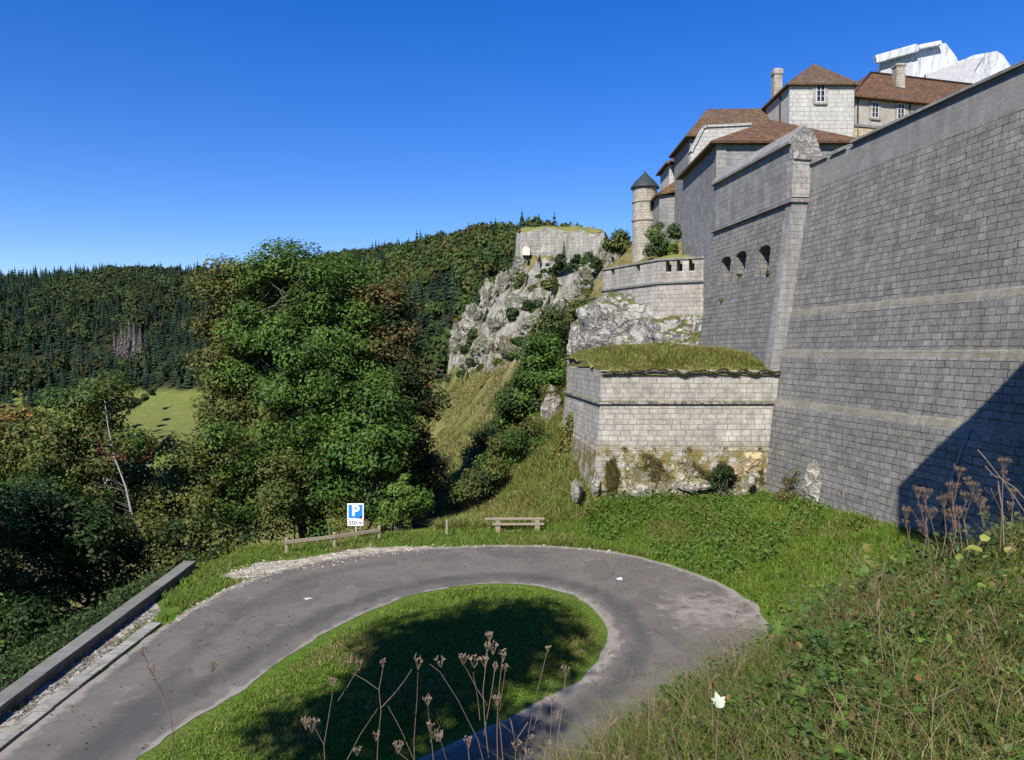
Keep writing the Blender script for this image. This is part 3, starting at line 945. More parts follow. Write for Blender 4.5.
cw = extrude_section("wall_face", [(.98, 6.6), (0, 14.25), (-4.5, 14.25), (-4.5, 6.6)], 0, 8.85, M_big, case)
cuts = []
for px, py in ((724, 267), (739, 262), (762, 257)):
    # depth along the wall face at this column
    a_ = (px - 512) / F
    zt = 11.6
    D = 40.0
    for _ in range(20):
        zt = P(px, py, D)[2]
        xw = q0[0] + (D - q0[1]) * ed[0] / ed[1] - .128 * (14.25 - zt)
        D = xw / (P(px, py, 1.0)[0])
    cuts.append((xw, D, zt))
azw = math.atan2(ed[1], ed[0]) - math.pi / 2
boxes = []
for x_, y_, z_ in cuts:
    boxes.append((x_, y_ - .15, z_ - .22))
arch = MB()
for x_, y_, z_ in boxes:
    # splayed opening with a segmental arch: wide at the face, narrow inside
    ol = [(-.70, -.72), (.70, -.72), (.70, .48)] + [(.70 * math.cos(a_), .48 + .32 * math.sin(a_)) for a_ in np.linspace(.4, math.pi - .4, 7)] + [(-.70, .48)]
    V = []
    for dx, sc_ in ((-1.2, 1.10), (1.9, .72)):
        for u, v in ol:
            c_ = np.array([x_, y_]) + ed * u * sc_ + np.array([ed[1], -ed[0]]) * dx
            V.append((c_[0], c_[1], z_ + v * (1.0 if dx < 0 else .9)))
    n = len(ol)
    arch.add(V, [tuple(range(n)), tuple(range(2 * n - 1, n - 1, -1))] + [(i, n + i, n + (i + 1) % n, (i + 1) % n) for i in range(n)])
cut(cw, None, arch)
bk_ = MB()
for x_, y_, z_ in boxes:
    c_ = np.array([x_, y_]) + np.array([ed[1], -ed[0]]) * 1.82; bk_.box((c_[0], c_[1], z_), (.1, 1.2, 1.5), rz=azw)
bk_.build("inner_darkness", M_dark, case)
for x_, y_, z_ in cuts:
    hb = MB(); continue
    # shallow arched hood stones and a sill
    for t in range(7):
        a_ = math.pi * (t + .5) / 7
        yy, zz = math.cos(a_) * .40, math.sin(a_) * .16 + .53
        c_ = np.array([x_, y_]) + ed * yy
        hb.box((c_[0] + .2 - .0, c_[1], z_ + zz), (.55, .14, .13), rz=azw, rx=-(a_ - math.pi / 2) * .35)
    hb.box((x_ + .16, y_, z_ - .57), (.62, .86, .09), rz=azw)
    hb.build("embrasure_surround", M_bast2, case, uv=True)
cd = MB()
wall_ring("string_course", cpoly, [(14.2, -.1), (14.2, .16), (14.36, .16), (14.44, -.1)], M_cope, case, seg=None)
# parapet above with a slope-topped end
pp = []
upper = MB()
def wsec(t, u):   # t along, u outward
    c_ = q0 + ed * t + np.array([-ed[1], ed[0]]) * u
    return c_
sec = [(-.02, 14.3), (.02, 16.78), (.20, 16.82), (.20, 16.96), (-.45, 17.65), (-1.05, 17.2), (-1.35, 16.3), (-1.35, 14.2)]
V = []; n = len(sec)
for t in (0.0, 8.85):
    for u, z in sec: c_ = wsec(t, u); V.append((c_[0], c_[1], z))
Fs = [tuple(range(n))[::-1], tuple(range(n, 2 * n))] + [(i, (i + 1) % n, n + (i + 1) % n, n + i) for i in range(n)]
up = mesh_np("parapet", np.array(V), Fs, M_smooth, case)
bm = bmesh.new(); bm.from_mesh(up.data); bmesh.ops.recalc_face_normals(bm, faces=bm.faces); bm.to_mesh(up.data); bm.free()
uv_metric(up)
# rough broken block closing the parapet
rb = MB(); c_ = wsec(-.06, -.72)
rb.add([(wsec(t, u)[0], wsec(t, u)[1], z) for t in (-.16, .25) for u, z in [(.02, 16.1), (.10, 16.92), (-.2, 17.35), (-.45, 17.70), (-.98, 17.2), (-1.33, 16.3), (-1.3, 16.05)]],
       [tuple(range(7))[::-1], tuple(range(7, 14))] + [(i, (i + 1) % 7, 7 + (i + 1) % 7, 7 + i) for i in range(7)])
rb.build("end_block", mat_rock("broken_masonry", (.40, .38, .34), (.22, .21, .19), .1, scale=2.5), case, bevel=.03)
extrude_section("quoin", [(1.01, 6.6), (.03, 14.3), (-1.3, 14.3), (-1.3, 6.6)], -.06, .5, M_smooth, case)
extrude_section("pier", [(.035, 14.44), (.035, 16.1), (-1.31, 16.1), (-1.31, 14.44)], -.07, .5, M_bast2, case)

# ---- low bastion topped with grass
b1 = [(3.96, 34.42), (12.05, 34.42), (11.2, 43.5), (3.05, 43.5)]
low = empty("low_bastion", (7.8, 38, 1), "pale limestone bastion with a thick grass roof and moss on its lower courses", "bastion")
wall_ring("wall_face", b1, [(-.8, .58), (2.9, .22), (3.12, .20), (3.2, .15), (5.15, 0.0)], M_bast, low, seg=.8, vseg=.5, jit=.02)
wall_ring("cordon", b1, [(5.13, -.05), (5.13, .07), (5.17, .11), (5.25, .11), (5.30, .05), (5.32, -.05)], M_ledge, low, seg=1.0, jit=.02)
wall_ring("upper_wall", b1, [(5.3, -.02), (6.68, -.05)], M_bast, low, seg=.5, vseg=.5, jit=.015, topz=lambda x, y: (fbm(x * 1.7, y * 1.7, 3.3, 3) - .5) * .22)


def eroded_foot():
    # rotten lower courses: a crust of loose stone and earth against the wall
    xs = np.arange(3.55, 11.4, .09); zs = np.arange(.5, 3.3, .09)
    X, Z = np.meshgrid(xs, zs)
    topz = 2.55 + .65 * (fbm(xs * .9, xs * 0, 2.2, 4) - .5) * 2 - .8 * sstep(5.6, 4.0, xs) - .35 * sstep(8.5, 9.5, xs) + .5 * sstep(9.8, 10.6, xs)
    th = np.clip((topz[None] - Z) * .22, -.2, .32) * (.35 + 1.1 * fbm(X * 1.6, Z * 1.1, 3.9, 4)) + (fbm(X * 4, Z * 4, 1.2, 3) - .5) * .14
    Y = 34.42 - (.20 + np.clip(3.2 - Z, 0, 3) * .1) - th
    V = np.stack([X, Y, Z], -1).reshape(-1, 3); w_ = len(xs)
    keep_ = (topz[None] - Z + .5 * (fbm(X * 2.5, Z * 2.5, 8.8, 3) - .5)) > .85 * sstep(.50, .62, fbm(X * 1.1, Z * .7, 4.4, 4))
    F_ = [(j * w_ + i, j * w_ + i + 1, (j + 1) * w_ + i + 1, (j + 1) * w_ + i) for j in range(len(zs) - 1) for i in range(w_ - 1) if keep_[j, i]]
    mesh_np("eroded_footing", V, F_, mat_rock("eroded_stone", (.42, .39, .335), (.22, .195, .15), 1.0, (.13, .115, .04), scale=2.4, lich=.95), low)


eroded_foot()


def mound(name, poly, z0, zf, mat, parent=None, res=.35):
    p = np.array(poly)
    xs = np.arange(p[:, 0].min() - .4, p[:, 0].max() + .4, res); ys = np.arange(p[:, 1].min() - .4, p[:, 1].max() + .4, res)
    X, Y = np.meshgrid(xs, ys); d = sdist(p, X, Y)
    Z = z0 + zf(X, Y, -d)
    V = np.stack([X, Y, Z], -1).reshape(-1, 3); w = len(xs)
    F_ = []
    for j in range(len(ys) - 1):
        for i in range(w - 1):
            if max(d[j, i], d[j + 1, i + 1], d[j, i + 1], d[j + 1, i]) < .12:
                F_.append((j * w + i, j * w + i + 1, (j + 1) * w + i + 1, (j + 1) * w + i))
    return mesh_np(name, V, F_, mat, parent, smooth=True)


def lowtop(X, Y, d): return sstep(-.3, .8, d) * .40 + np.clip(d, 0, 9) * .11 * sstep(43.5, 36, Y) * 1.2 + .55 * sstep(34.4, 38.5, Y) + (fbm(X * .8, Y * .8, 2.2, 3) - .5) * .25
mound("turf_roof", b1, 6.45, lowtop, M_turf, low)

# ---- upper bastion (crenellated)
b2 = [(9.3, 49.2), (12.4, 47.6), (13.5, 60), (7.6, 62), (6.45, 55.0)]
upb = empty("crenellated_bastion", (10, 53, 9), "weathered bastion with notched parapet standing on pale rock above the grassy one", "bastion")
w2 = wall_ring("wall_face", b2, [(6.0, .30), (11.85, 0.0)], M_bast2, upb, seg=1.0, vseg=.8, jit=.02)
wall_ring("cordon", b2, [(11.83, -.05), (11.83, .10), (11.95, .12), (12.02, -.05)], M_cope, upb, seg=None)
pw = wall_ring("parapet", b2, [(12.0, -.03), (13.35, -.06)], M_bast2, upb, seg=None, skip_uv=True)
bx = []
e2 = np.array([12.4 - 9.3, 47.6 - 49.2]); e2 /= np.hypot(*e2); az2 = math.atan2(e2[1], e2[0])
for px in (669, 680, 692):
    for _t in np.linspace(0, 3.4, 300):
        c_ = np.array([9.3, 49.2]) + e2 * _t
        if 512 + F * c_[0] / c_[1] >= px: break
    bx.append(((c_[0], c_[1] + .2, 13.05), (.36, 1.6, .9), az2))
e3 = np.array([6.45 - 9.3, 55.0 - 49.2]); e3 /= np.hypot(*e3); az3 = math.atan2(e3[1], e3[0])
for t in (2.2, 5.2):
    c_ = np.array([9.3, 49.2]) + e3 * t; bx.append(((c_[0], c_[1], 13.1), (.45, 1.4, .8), az3))
cut(pw, bx)
cpz = wall_ring("coping", b2, [(13.33, -.5), (13.33, .02), (13.45, .02), (13.5, -.5)], M_cope, upb, seg=None, cap=False)
mound("turf_top", [(9.4, 49.9), (12.3, 48.6), (12.8, 59), (8, 61), (7.2, 55.2)], 13.0, lambda X, Y, d: sstep(-.2, .9, d) * .6 + np.clip(d, 0, 4) * .22 + (fbm(X, Y, 5.5, 3) - .5) * .4, M_turf, upb)

# ------------------------------------------------------------------ buildings of the fort
def poly_mesh(name, V, Fs, mat, parent, uv=True):
    o = mesh_np(name, np.array(V, float), Fs, mat, parent)
    bm = bmesh.new(); bm.from_mesh(o.data); bmesh.ops.recalc_face_normals(bm, faces=bm.faces); bm.to_mesh(o.data); bm.free()
    if uv: uv_metric(o)
    return o


def hip_roof(name, corners, z, apexes, mat, parent, over=.35, th=.14):
    """corners counter-clockwise; apexes = one or two ridge points (x, y, z)"""
    m = mitred(corners, True); c_ = np.array(corners) + m * over
    n = len(c_)
    V = [(q[0], q[1], z - th) for q in c_] + [(q[0], q[1], z) for q in c_] + [tuple(a) for a in apexes]
    Fs = [tuple(range(n))[::-1]] + [(i, (i + 1) % n, n + (i + 1) % n, n + i) for i in range(n)]
    if len(apexes) == 1:
        Fs += [(n + i, n + (i + 1) % n, 2 * n) for i in range(n)]
    else:
        # ridge from apex 0 (nearest edge 3-0) to apex 1 (nearest edge 1-2)
        Fs += [(n, n + 1, 2 * n + 1, 2 * n), (n + 1, n + 2, 2 * n + 1), (n + 2, n + 3, 2 * n, 2 * n + 1), (n + 3, n, 2 * n)]
    return poly_mesh(name, V, Fs, mat, parent)


def window(parent, c, w, h, az, proud=.03, cross=True, name="window", surround=None):
    """glass pane with a frame that faces direction az (angle of the outward normal)"""
    nx, ny = math.cos(az), math.sin(az)
    g = MB(); g.box((c[0] + nx * (proud - .02), c[1] + ny * (proud - .02), c[2]), (.05, w, h), rz=az)
    o = g.build(name, M_glass, parent)
    f = MB(); px_, py_ = -ny, nx
    def bar(u, v, su, sv, t=.06): f.box((c[0] + nx * (proud + .015) + px_ * u, c[1] + ny * (proud + .015) + py_ * u, c[2] + v), (t, su, sv), rz=az)
    for s_ in (-1, 1):
        bar(s_ * w / 2, 0, .06, h + .06); bar(0, s_ * h / 2, w - .07, .06)
    if cross:
        bar(0, 0, .05, h - .07)
        for v in (-h / 6, h / 6): bar(-w / 4, v, w / 2 - .07, .025); bar(w / 4, v, w / 2 - .07, .025)
    f.build("frame", M_frame, o)
    if surround:
        s2 = MB()
        for s_ in (-1, 1): s2.box((c[0] + nx * .02 + px_ * s_ * (w / 2 + .16), c[1] + ny * .02 + py_ * s_ * (w / 2 + .16), c[2]), (.06, .18, h + .3), rz=az)
        s2.box((c[0] + nx * .02, c[1] + ny * .02, c[2] + h / 2 + .16), (.06, w + .12, .2), rz=az)
        s2.box((c[0] + nx * .05, c[1] + ny * .05, c[2] - h / 2 - .13), (.14, w + .3, .13), rz=az)
        s2.build("surround", surround, o, uv=True)
    return o


FRONT = -math.pi / 2
def rect(x0, x1, y0, y1, skew=0.0):
    return [(x0, y0), (x1, y0 + skew), (x1, y1 + skew), (x0, y1)]

# H2: hall with the wide brown hip roof behind the casemate parapet
h2 = empty("guardhouse", (16, 49, 12), "tall grey building under a broad brown pyramid roof rising behind the casemate parapet", "building")
r2 = rect(11.95, 20.2, 45.2, 54.0)
wall_ring("wall", r2, [(9.0, .06), (19.6, 0)], M_smooth, h2, seg=None)
hip_roof("roof", r2, 19.75, [(16.6, 49.6, 22.35)], M_roof, h2, .40)
hb = MB(); hb.box((12.2, 45.17, 15), (.55, .04, 9.5)); hb.build("corner_strip", M_bast2, h2, uv=True)

# tower
tw = empty("square_tower", (22, 58, 20), "pale block-stone square tower with brown pyramid roof and one tall window", "tower")
rt = rect(19.75, 24.35, 55.2, 62.2)
wall_ring("wall", rt, [(15, 0), (26.45, 0)], M_tower, tw, seg=None)
hip_roof("roof", rt, 26.55, [(22.75, 58.6, 29.25)], M_roof_d, tw, .26)
c_ = P(820.5, 93.5, 55.2); window(tw, (c_[0], 55.2, c_[2]), .58, 1.2, FRONT, .02, surround=M_bast)
dn = MB(); dn.tube([(19.70, 57.0, 26.3), (19.70, 57.0, 17)], .07, 8); dn.build("drainpipe", M_eave, tw)
ch = empty("chimney_stack", (21.3, 62.9, 22), "tall slim stone chimney standing left of the square tower roof", "chimney")
wall_ring("shaft", rect(21.15, 21.8, 62.6, 63.3), [(18, .02), (30.1, 0)], M_turret, ch, seg=None)
wall_ring("cap", rect(21.15, 21.8, 62.6, 63.3), [(29.9, .05), (30.05, .07), (30.2, .07), (30.4, -.05)], M_bast2, ch, seg=None)

# right wing
rw = empty("barrack_wing", (32, 65, 22), "long buff wing with weathered red-brown tiled roof and two small windows", "building")
rr_ = [(27.3, 61.6), (46, 66.5), (44.2, 74.0), (25.4, 69.2)]
wall_ring("wall", rr_, [(16, 0), (27.6, 0)], M_buff, rw, seg=None)
hip_roof("roof", rr_, 27.75, [(30.6, 66.3, 31.3), (43.0, 69.8, 31.3)], M_roof, rw, .45)
azr = math.atan2(4.9, 18.7) - math.pi / 2
er = np.array([18.7, 4.9]); er /= np.hypot(*er)
def on_wing(px, py):
    for t in np.linspace(0, 15, 600):
        q = np.array([27.3, 61.6]) + er * t
        if 512 + (q[0] / (q[1] * cp)) * F >= px: break
    return (q[0], q[1], P(px, py, q[1])[2])
for px, py in ((870.5, 110), (896, 111.5)):
    window(rw, on_wing(px, py), .62, 1.2, azr, .02, surround=M_turret)
ban = MB(); q = np.array([27.3, 61.6]) + er * 5.0
ban.box((q[0], q[1] - .04, P(880, 127, 62)[2]), (10.4, .22, .2), rz=math.atan2(er[1], er[0])); ban.build("band", M_cope, rw, uv=True)
yl = MB(); q = np.array([27.3, 61.6]) + er * 5.0
yl.box((q[0] - .04, q[1] - .06, P(880, 127, 62)[2] - 3.2), (10.3, .12, 6.0), rz=math.atan2(er[1], er[0])); yl.build("lower_wall", M_yellow, rw, uv=True)
for px in (853.5, 905):
    q = on_wing(px, 110); pl = MB(); pl.tube([(q[0], q[1] - .06, 27.6), (q[0], q[1] - .06, 19)], .07, 7); pl.build("drainpipe", M_eave, rw)
c3 = P(898.5, 80, 65.2)
ck = wall_ring("chimney", rect(c3[0] - .36, c3[0] + .36, 64.8, 65.6), [(28.5, 0), (31.35, 0), (31.37, .07), (31.5, .07), (31.6, -.05)], M_turret, rw, seg=None)
rdg = MB(); rdg.tube([(30.6, 66.3, 31.34), (43.0, 69.8, 31.34)], .11, 7); rdg.tube([(30.6, 66.3, 31.32), (26.95, 61.2, 27.72)], .10, 7); rdg.build("ridge_tiles", M_roof_d, rw)

# B4 behind the guardhouse
b4 = empty("rear_lodging", (16, 61, 16), "grey lodging with faded brown hip roof behind the guardhouse", "building")
r4 = rect(13.35, 21.5, 58.0, 63.6)
wall_ring("wall", r4, [(12, 0), (23.5, 0)], M_smooth, b4, seg=None)
hip_roof("roof", r4, 23.66, [(15.3, 60.8, 26.55), (20.2, 60.8, 26.6)], M_roof_d, b4, .4)
gb = empty("gable_wall", (14, 55.6, 15), "pale stepped gable wall with sloping stone coping between two brown roofs", "wall")
gz = [(690, 156), (690.5, 153), (702.5, 129.5), (706, 128), (750, 126)]
gv = [P(px, py, 55.4) for px, py in gz]
fr = [(q[0], q[2]) for q in gv] + [(gv[-1][0] + .5, 14.0), (gv[0][0], 14.0)]
V = [(x_, y_, z_) for y_ in (55.2, 55.9) for x_, z_ in fr]; n = len(fr)
poly_mesh("wall", V, [tuple(range(n))[::-1], tuple(range(n, 2 * n))] + [(i, (i + 1) % n, n + (i + 1) % n, n + i) for i in range(n)], M_tower, gb)
cg = MB()
for a_, b_ in zip(gv[1:-1], gv[2:]): 
    m_ = (a_ + b_) / 2; L = np.hypot(b_[0] - a_[0], b_[2] - a_[2]); cg.box((m_[0], 55.55, m_[2] + .06), (L + .05, .9, .16), ry=-math.atan2(b_[2] - a_[2], b_[0] - a_[0]))
cg.build("coping", M_tower, gb, uv=True)

# small lodges and the round turret
b5 = empty("upper_lodge", (14, 67, 18), "narrow lodge with a white front and small brown roof left of the rear lodging", "building")
r5 = rect(13.15, 16.5, 64.6, 68.5)
wall_ring("wall", r5, [(14, 0), (23.15, 0)], M_tower, b5, seg=None)
hip_roof("roof", r5, 23.3, [(14.9, 66.5, 24.6)], M_roof, b5, .35)
b6 = empty("lower_lodge", (13, 67, 15), "low lodge with sagging brown roof leaning against the round turret", "building")
r6 = rect(12.1, 15.2, 63.4, 69)
wall_ring("wall", r6, [(12, 0), (20.4, 0)], M_smooth, b6, seg=None)
poly_mesh("roof", [(11.8, 63.1, 20.3), (15.3, 63.1, 20.9), (15.3, 69.2, 21.4), (11.8, 69.2, 20.3), (14.3, 64.2, 22.2), (14.6, 68.6, 22.2), (11.8, 63.1, 20.45), (15.3, 63.1, 21.05), (15.3, 69.2, 21.4), (11.8, 69.2, 20.45)],
          [(0, 3, 2, 1), (6, 7, 4), (7, 8, 5, 4), (8, 9, 5), (9, 6, 4, 5), (0, 1, 7, 6), (1, 2, 8, 7), (2, 3, 9, 8), (3, 0, 6, 9)], M_roof, b6)
window(b6, (12.06, 65.2, 16.5), .5, .8, math.pi, .02, cross=False)


def lathe(name, c, prof, n, mat, parent, uvr=None):
    V, Fs, UV = [], [], []
    for z, r_ in prof:
        for i in range(n): t = 2 * math.pi * i / n; V.append((c[0] + r_ * math.cos(t), c[1] + r_ * math.sin(t), z))
    for l in range(len(prof) - 1):
        for i in range(n):
            i2 = (i + 1) % n
            Fs.append((l * n + i, l * n + i2, (l + 1) * n + i2, (l + 1) * n + i))
            r_ = uvr or max(prof[l][1], .1)
            u0, u1 = 2 * math.pi * i / n * r_, 2 * math.pi * (i + 1) / n * r_
            UV += [(u0, prof[l][0]), (u1, prof[l][0]), (u1, prof[l + 1][0]), (u0, prof[l + 1][0])]
    return mesh_np(name, np.array(V), Fs, mat, parent, smooth=False, uv=UV)


tc_ = P(644.5, 250, 67.0)
tur = empty("round_turret", (tc_[0], 67.0, 15), "round tan stone turret with pointed dark green roof", "turret")
lathe("wall", (tc_[0], 67.0), [(12, 1.12), (18.8, 1.06), (18.82, 1.14), (18.98, 1.14), (19.0, 1.05), (20.4, 1.04), (20.42, 1.12), (20.54, 1.12), (20.56, 1.04), (21.75, 1.04)], 32, M_turret, tur, 1.06)
lathe("roof", (tc_[0], 67.0), [(21.7, 1.0), (21.68, 1.26), (21.85, 1.18), (22.3, .82), (22.75, .34), (23.1, .06), (23.25, .02)], 32, M_slate, tur)
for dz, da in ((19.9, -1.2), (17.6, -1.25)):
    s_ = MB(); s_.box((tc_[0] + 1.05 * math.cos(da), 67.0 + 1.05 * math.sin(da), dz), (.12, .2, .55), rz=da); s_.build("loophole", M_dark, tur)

# tarpaulin-wrapped scaffolding above the wing
m_tarp, nt, b = new_mat("white_tarpaulin"); k = N(nt)
b.inputs['Base Color'].default_value = (.48, .50, .52, 1); b.inputs['Roughness'].default_value = .45
po = k.n('ShaderNodeNewGeometry').outputs['Position']; k.bump(k.noise(.5, k.scale(po, (1.8, 1.8, .5)), 3, .5), 1.0, 1.0, b)
m_tarpg = mat_plain("grey_tarpaulin", (.42, .42, .42), .6, .25, 2, bump=.1)
def shed(label, pts_front, D, depth, roofmat):
    o = empty("wrapped_scaffold", tuple(P(*pts_front[0], D)), label, "scaffold", "tarpaulin-wrapped scaffolds above the wing")
    A_ = [P(px, py, D) for px, py in pts_front]
    n = len(A_); V = [tuple(q) for q in A_] + [(q[0] + depth * .35, q[1] + depth, q[2] + depth * .1) for q in A_]
    poly_mesh("tarpaulin", V, [tuple(range(n)), tuple(range(2 * n - 1, n - 1, -1))] + [(i, n + i, n + (i + 1) % n, (i + 1) % n) for i in range(n)], roofmat, o, uv=False)
    return o
s1 = shed("taller white tarpaulin shelter over scaffolding with a slanting roof, above the tiled wing", [(880, 78), (880, 63), (916, 52), (938, 44), (946, 43), (957, 58), (962, 80)], 82, 9, m_tarp)
fa = MB(); A_, B_ = P(875, 60, 81.5), P(917, 48, 81.5)
m_ = (A_ + B_) / 2; fa.box(tuple(m_), (np.linalg.norm(B_ - A_), .5, .85), ry=-math.atan2(B_[2] - A_[2], B_[0] - A_[0])); A2, B2 = P(916, 48, 81.5), P(941, 43, 81.5); m_ = (A2 + B2) / 2; fa.box(tuple(m_ + np.array([0, 0, -.0])), (np.linalg.norm(B2 - A2), .4, .5), ry=-math.atan2(B2[2] - A2[2], B2[0] - A2[0])); fa.build("fascia", m_tarp, s1, bevel=.1)
gr_ = MB(); 
gA_ = [P(*q, 81.95) for q in [(881, 77), (881, 66), (912, 56), (913, 78)]]
gr_.add([tuple(q) for q in gA_] + [(q[0], q[1] + .3, q[2]) for q in gA_], [(0, 1, 2, 3), (7, 6, 5, 4), (0, 4, 5, 1), (1, 5, 6, 2), (2, 6, 7, 3), (3, 7, 4, 0)]); gr_.build("side_panel", m_tarpg, s1)
s2_ = shed("lower white and grey tarpaulin shelter over scaffolding at the wall crest", [(926, 90), (926, 73), (962, 60), (974, 55), (997, 51), (1003, 55), (1012, 68), (1012, 92)], 80, 9, m_tarp)
gA_ = [P(*q, 79.85) for q in [(927, 80), (928, 74), (963, 61), (984, 56), (975, 70), (972, 84)]]
gr_ = MB(); gr_.add([tuple(q) for q in gA_] + [(q[0], q[1] + .1, q[2]) for q in gA_], [(0, 1, 2, 3, 4, 5), (11, 10, 9, 8, 7, 6)] + [(i, 6 + i, 6 + (i + 1) % 6, (i + 1) % 6) for i in range(6)]); gr_.build("side_panel", m_tarpg, s2_)

# ruin on the far crag
ru = empty("ruined_fort", (10, 160, 28), "ruined grey fort wall crowned with grass on the far crag", "ruin")
def rz_(x, y): return (fbm(x * .30, y * .30, 8.8, 4) - .5) * 3.6
rA = [tuple(P(px, 240, D)[:2]) for px, D in [(516, 164), (521, 159), (566, 160.5), (569, 158), (604, 159.5), (608, 168), (520, 176)]]
M_ruin = mat_masonry("ruin_stone", .9, .45, (.26, .25, .22), (.45, .43, .38), (.20, .19, .16), msize=.02, stain=(.17, .16, .14), stain_amt=.45, streak=.4, bumpd=.06, warp=.1, moss=.4, warm_amt=.3)
wall_ring("wall", rA, [(22, .5), (32.6, 0)], M_ruin, ru, seg=1.5, vseg=1.5, jit=.35, topz=rz_)
mound("turf_top", rA, 32.3, lambda X, Y, d: sstep(-.2, 1.5, d) * 1.0 + (fbm(X * .30, Y * .30, 8.8, 4) - .5) * 3.2 + np.clip(d, 0, 5) * .12, M_turf, ru, res=.7)
ap = empty("pale_doorway", tuple(P(526, 254, 157.2)), "small pale arched doorway at the foot of the ruined fort", "doorway")
A_ = [P(px, py, 157.2) for px, py in [(522.5, 255), (522.5, 249), (524, 247), (527, 246.3), (529.5, 248), (530, 255)]]
db = MB(); n = len(A_); db.add([tuple(q) for q in A_] + [(q[0], q[1] + 2.5, q[2]) for q in A_], [tuple(range(n)), tuple(range(2 * n - 1, n - 1, -1))] + [(i, n + i, n + (i + 1) % n, (i + 1) % n) for i in range(n)])
db.build("porch", mat_plain("pale_render", (.66, .58, .45), .9, .15), ap)

# unseen building, added and sized to cast the shadow on the curtain wall
gh = empty("shadow_building", (13, 7, 4), "unseen grey stone building beside the photographer, added to cast the shadow on the curtain wall", "building")
gp_ = [(8.15, 2.5), (16.0, 2.5), (14.6, 12.0), (8.15, 12.0)]
wall_ring("wall", gp_, [(0, 0), (16.4, 0)], M_big, gh, seg=None)
wall_ring("shadow_overhang", [(6.9, 9.2), (8.1, 9.2), (8.1, 12.05), (6.9, 12.05)], [(13.3, -.5), (14.2, 0), (16.6, 0)], M_bast2, gh, seg=None)  # invented overhang, out of view, shaped to carry the shadow edge further
wall_ring("coping", gp_, [(16.35, .0), (16.4, .05), (16.55, .05), (16.6, -.3)], M_cope, gh, seg=None)
for o in list(COL.objects):
    if "_t" in o: del o["_t"]
# ------------------------------------------------------------------ foliage
M_leaf = mat_leaf("leaves", .32)
M_blade = mat_leaf("grass_blades", .30, .6, .2)
M_needle = mat_leaf("conifer_foliage", .12, .8, .1)
M_bark = mat_plain("bark", (.115, .10, .08), .95, .45, 9, bump=.02)
M_bark_pale = mat_plain("pale_bark", (.42, .40, .36), .9, .35, 7, bump=.01)
M_dead = mat_plain("dead_wood", (.21, .185, .165), .95, .25, 3)

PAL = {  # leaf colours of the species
    'ash': [(.066, .130, .018), (.080, .150, .022), (.054, .110, .016), (.098, .150, .030)],
    'maple': [(.046, .102, .016), (.060, .122, .018), (.036, .082, .014), (.080, .128, .022)],
    'yellowing': [(.14, .145, .033), (.17, .16, .038), (.10, .13, .028), (.13, .115, .035)],
    'brown': [(.125, .085, .028), (.15, .095, .03), (.075, .075, .024), (.06, .075, .020)],
    'orange': [(.30, .15, .035), (.24, .15, .035), (.15, .13, .035), (.32, .19, .04)],
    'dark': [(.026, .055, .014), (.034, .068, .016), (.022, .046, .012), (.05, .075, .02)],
    'bush': [(.045, .085, .020), (.060, .105, .025), (.036, .070, .017), (.085, .115, .035)],
    'olive': [(.098, .125, .026), (.125, .142, .031), (.080, .110, .024), (.145, .135, .036)],
    'lime': [(.11, .19, .03), (.13, .21, .035), (.085, .15, .025), (.15, .20, .04)],
}


def unit(v): return v / np.maximum(1e-9, np.linalg.norm(v, axis=1, keepdims=True))


def leaf_quads(pos, nrm, length, width, droop=.25):
    """one bent lozenge per leaf"""
    n = len(pos)
    r_ = unit(rng.normal(size=(n, 3)))
    t = unit(r_ - nrm * (r_ * nrm).sum(1, keepdims=True))
    b_ = np.cross(nrm, t)
    L = (length * rng.uniform(.6, 1.35, n))[:, None]; W = (width * rng.uniform(.6, 1.35, n))[:, None]
    dp = nrm * (L * droop * rng.uniform(-.6, 1, n)[:, None])
    V = np.stack([pos - t * L * .5, pos + b_ * W * .5 + dp * .4, pos + t * L * .5 - dp, pos - b_ * W * .5 + dp * .4], 1).reshape(-1, 3)
    return V, np.arange(4 * n).reshape(-1, 4)


def palette(names, n, clump=None):
    pal = np.array(PAL[names])
    i = rng.integers(0, len(pal), n)
    c_ = pal[i] * rng.uniform(.75, 1.25, (n, 1))
    return c_


def lobe_points(lobes, n, lo=.45):
    """clump centres spread through the outer shell of a union of ellipsoids"""
    vol = np.array([(l[3] * l[4] * l[5]) ** (2 / 3) for l in lobes]); pr = vol / vol.sum()
    out = []
    while len(out) < n:
        l = lobes[rng.choice(len(lobes), p=pr)]
        u = rng.normal(size=3); u /= np.linalg.norm(u)
        r_ = rng.uniform(lo ** 2, 1) ** .5
        out.append([l[0] + u[0] * r_ * l[3], l[1] + u[1] * r_ * l[4], l[2] + u[2] * r_ * l[5]])
    return np.array(out)


def lobes_px(D, lst, depth=1.0):
    out = []
    for px, py, rx, ry in lst:
        c_ = P(px, py, D); s_ = D / F
        out.append((c_[0], c_[1], c_[2], rx * s_, rx * s_ * depth, ry * s_))
    return out


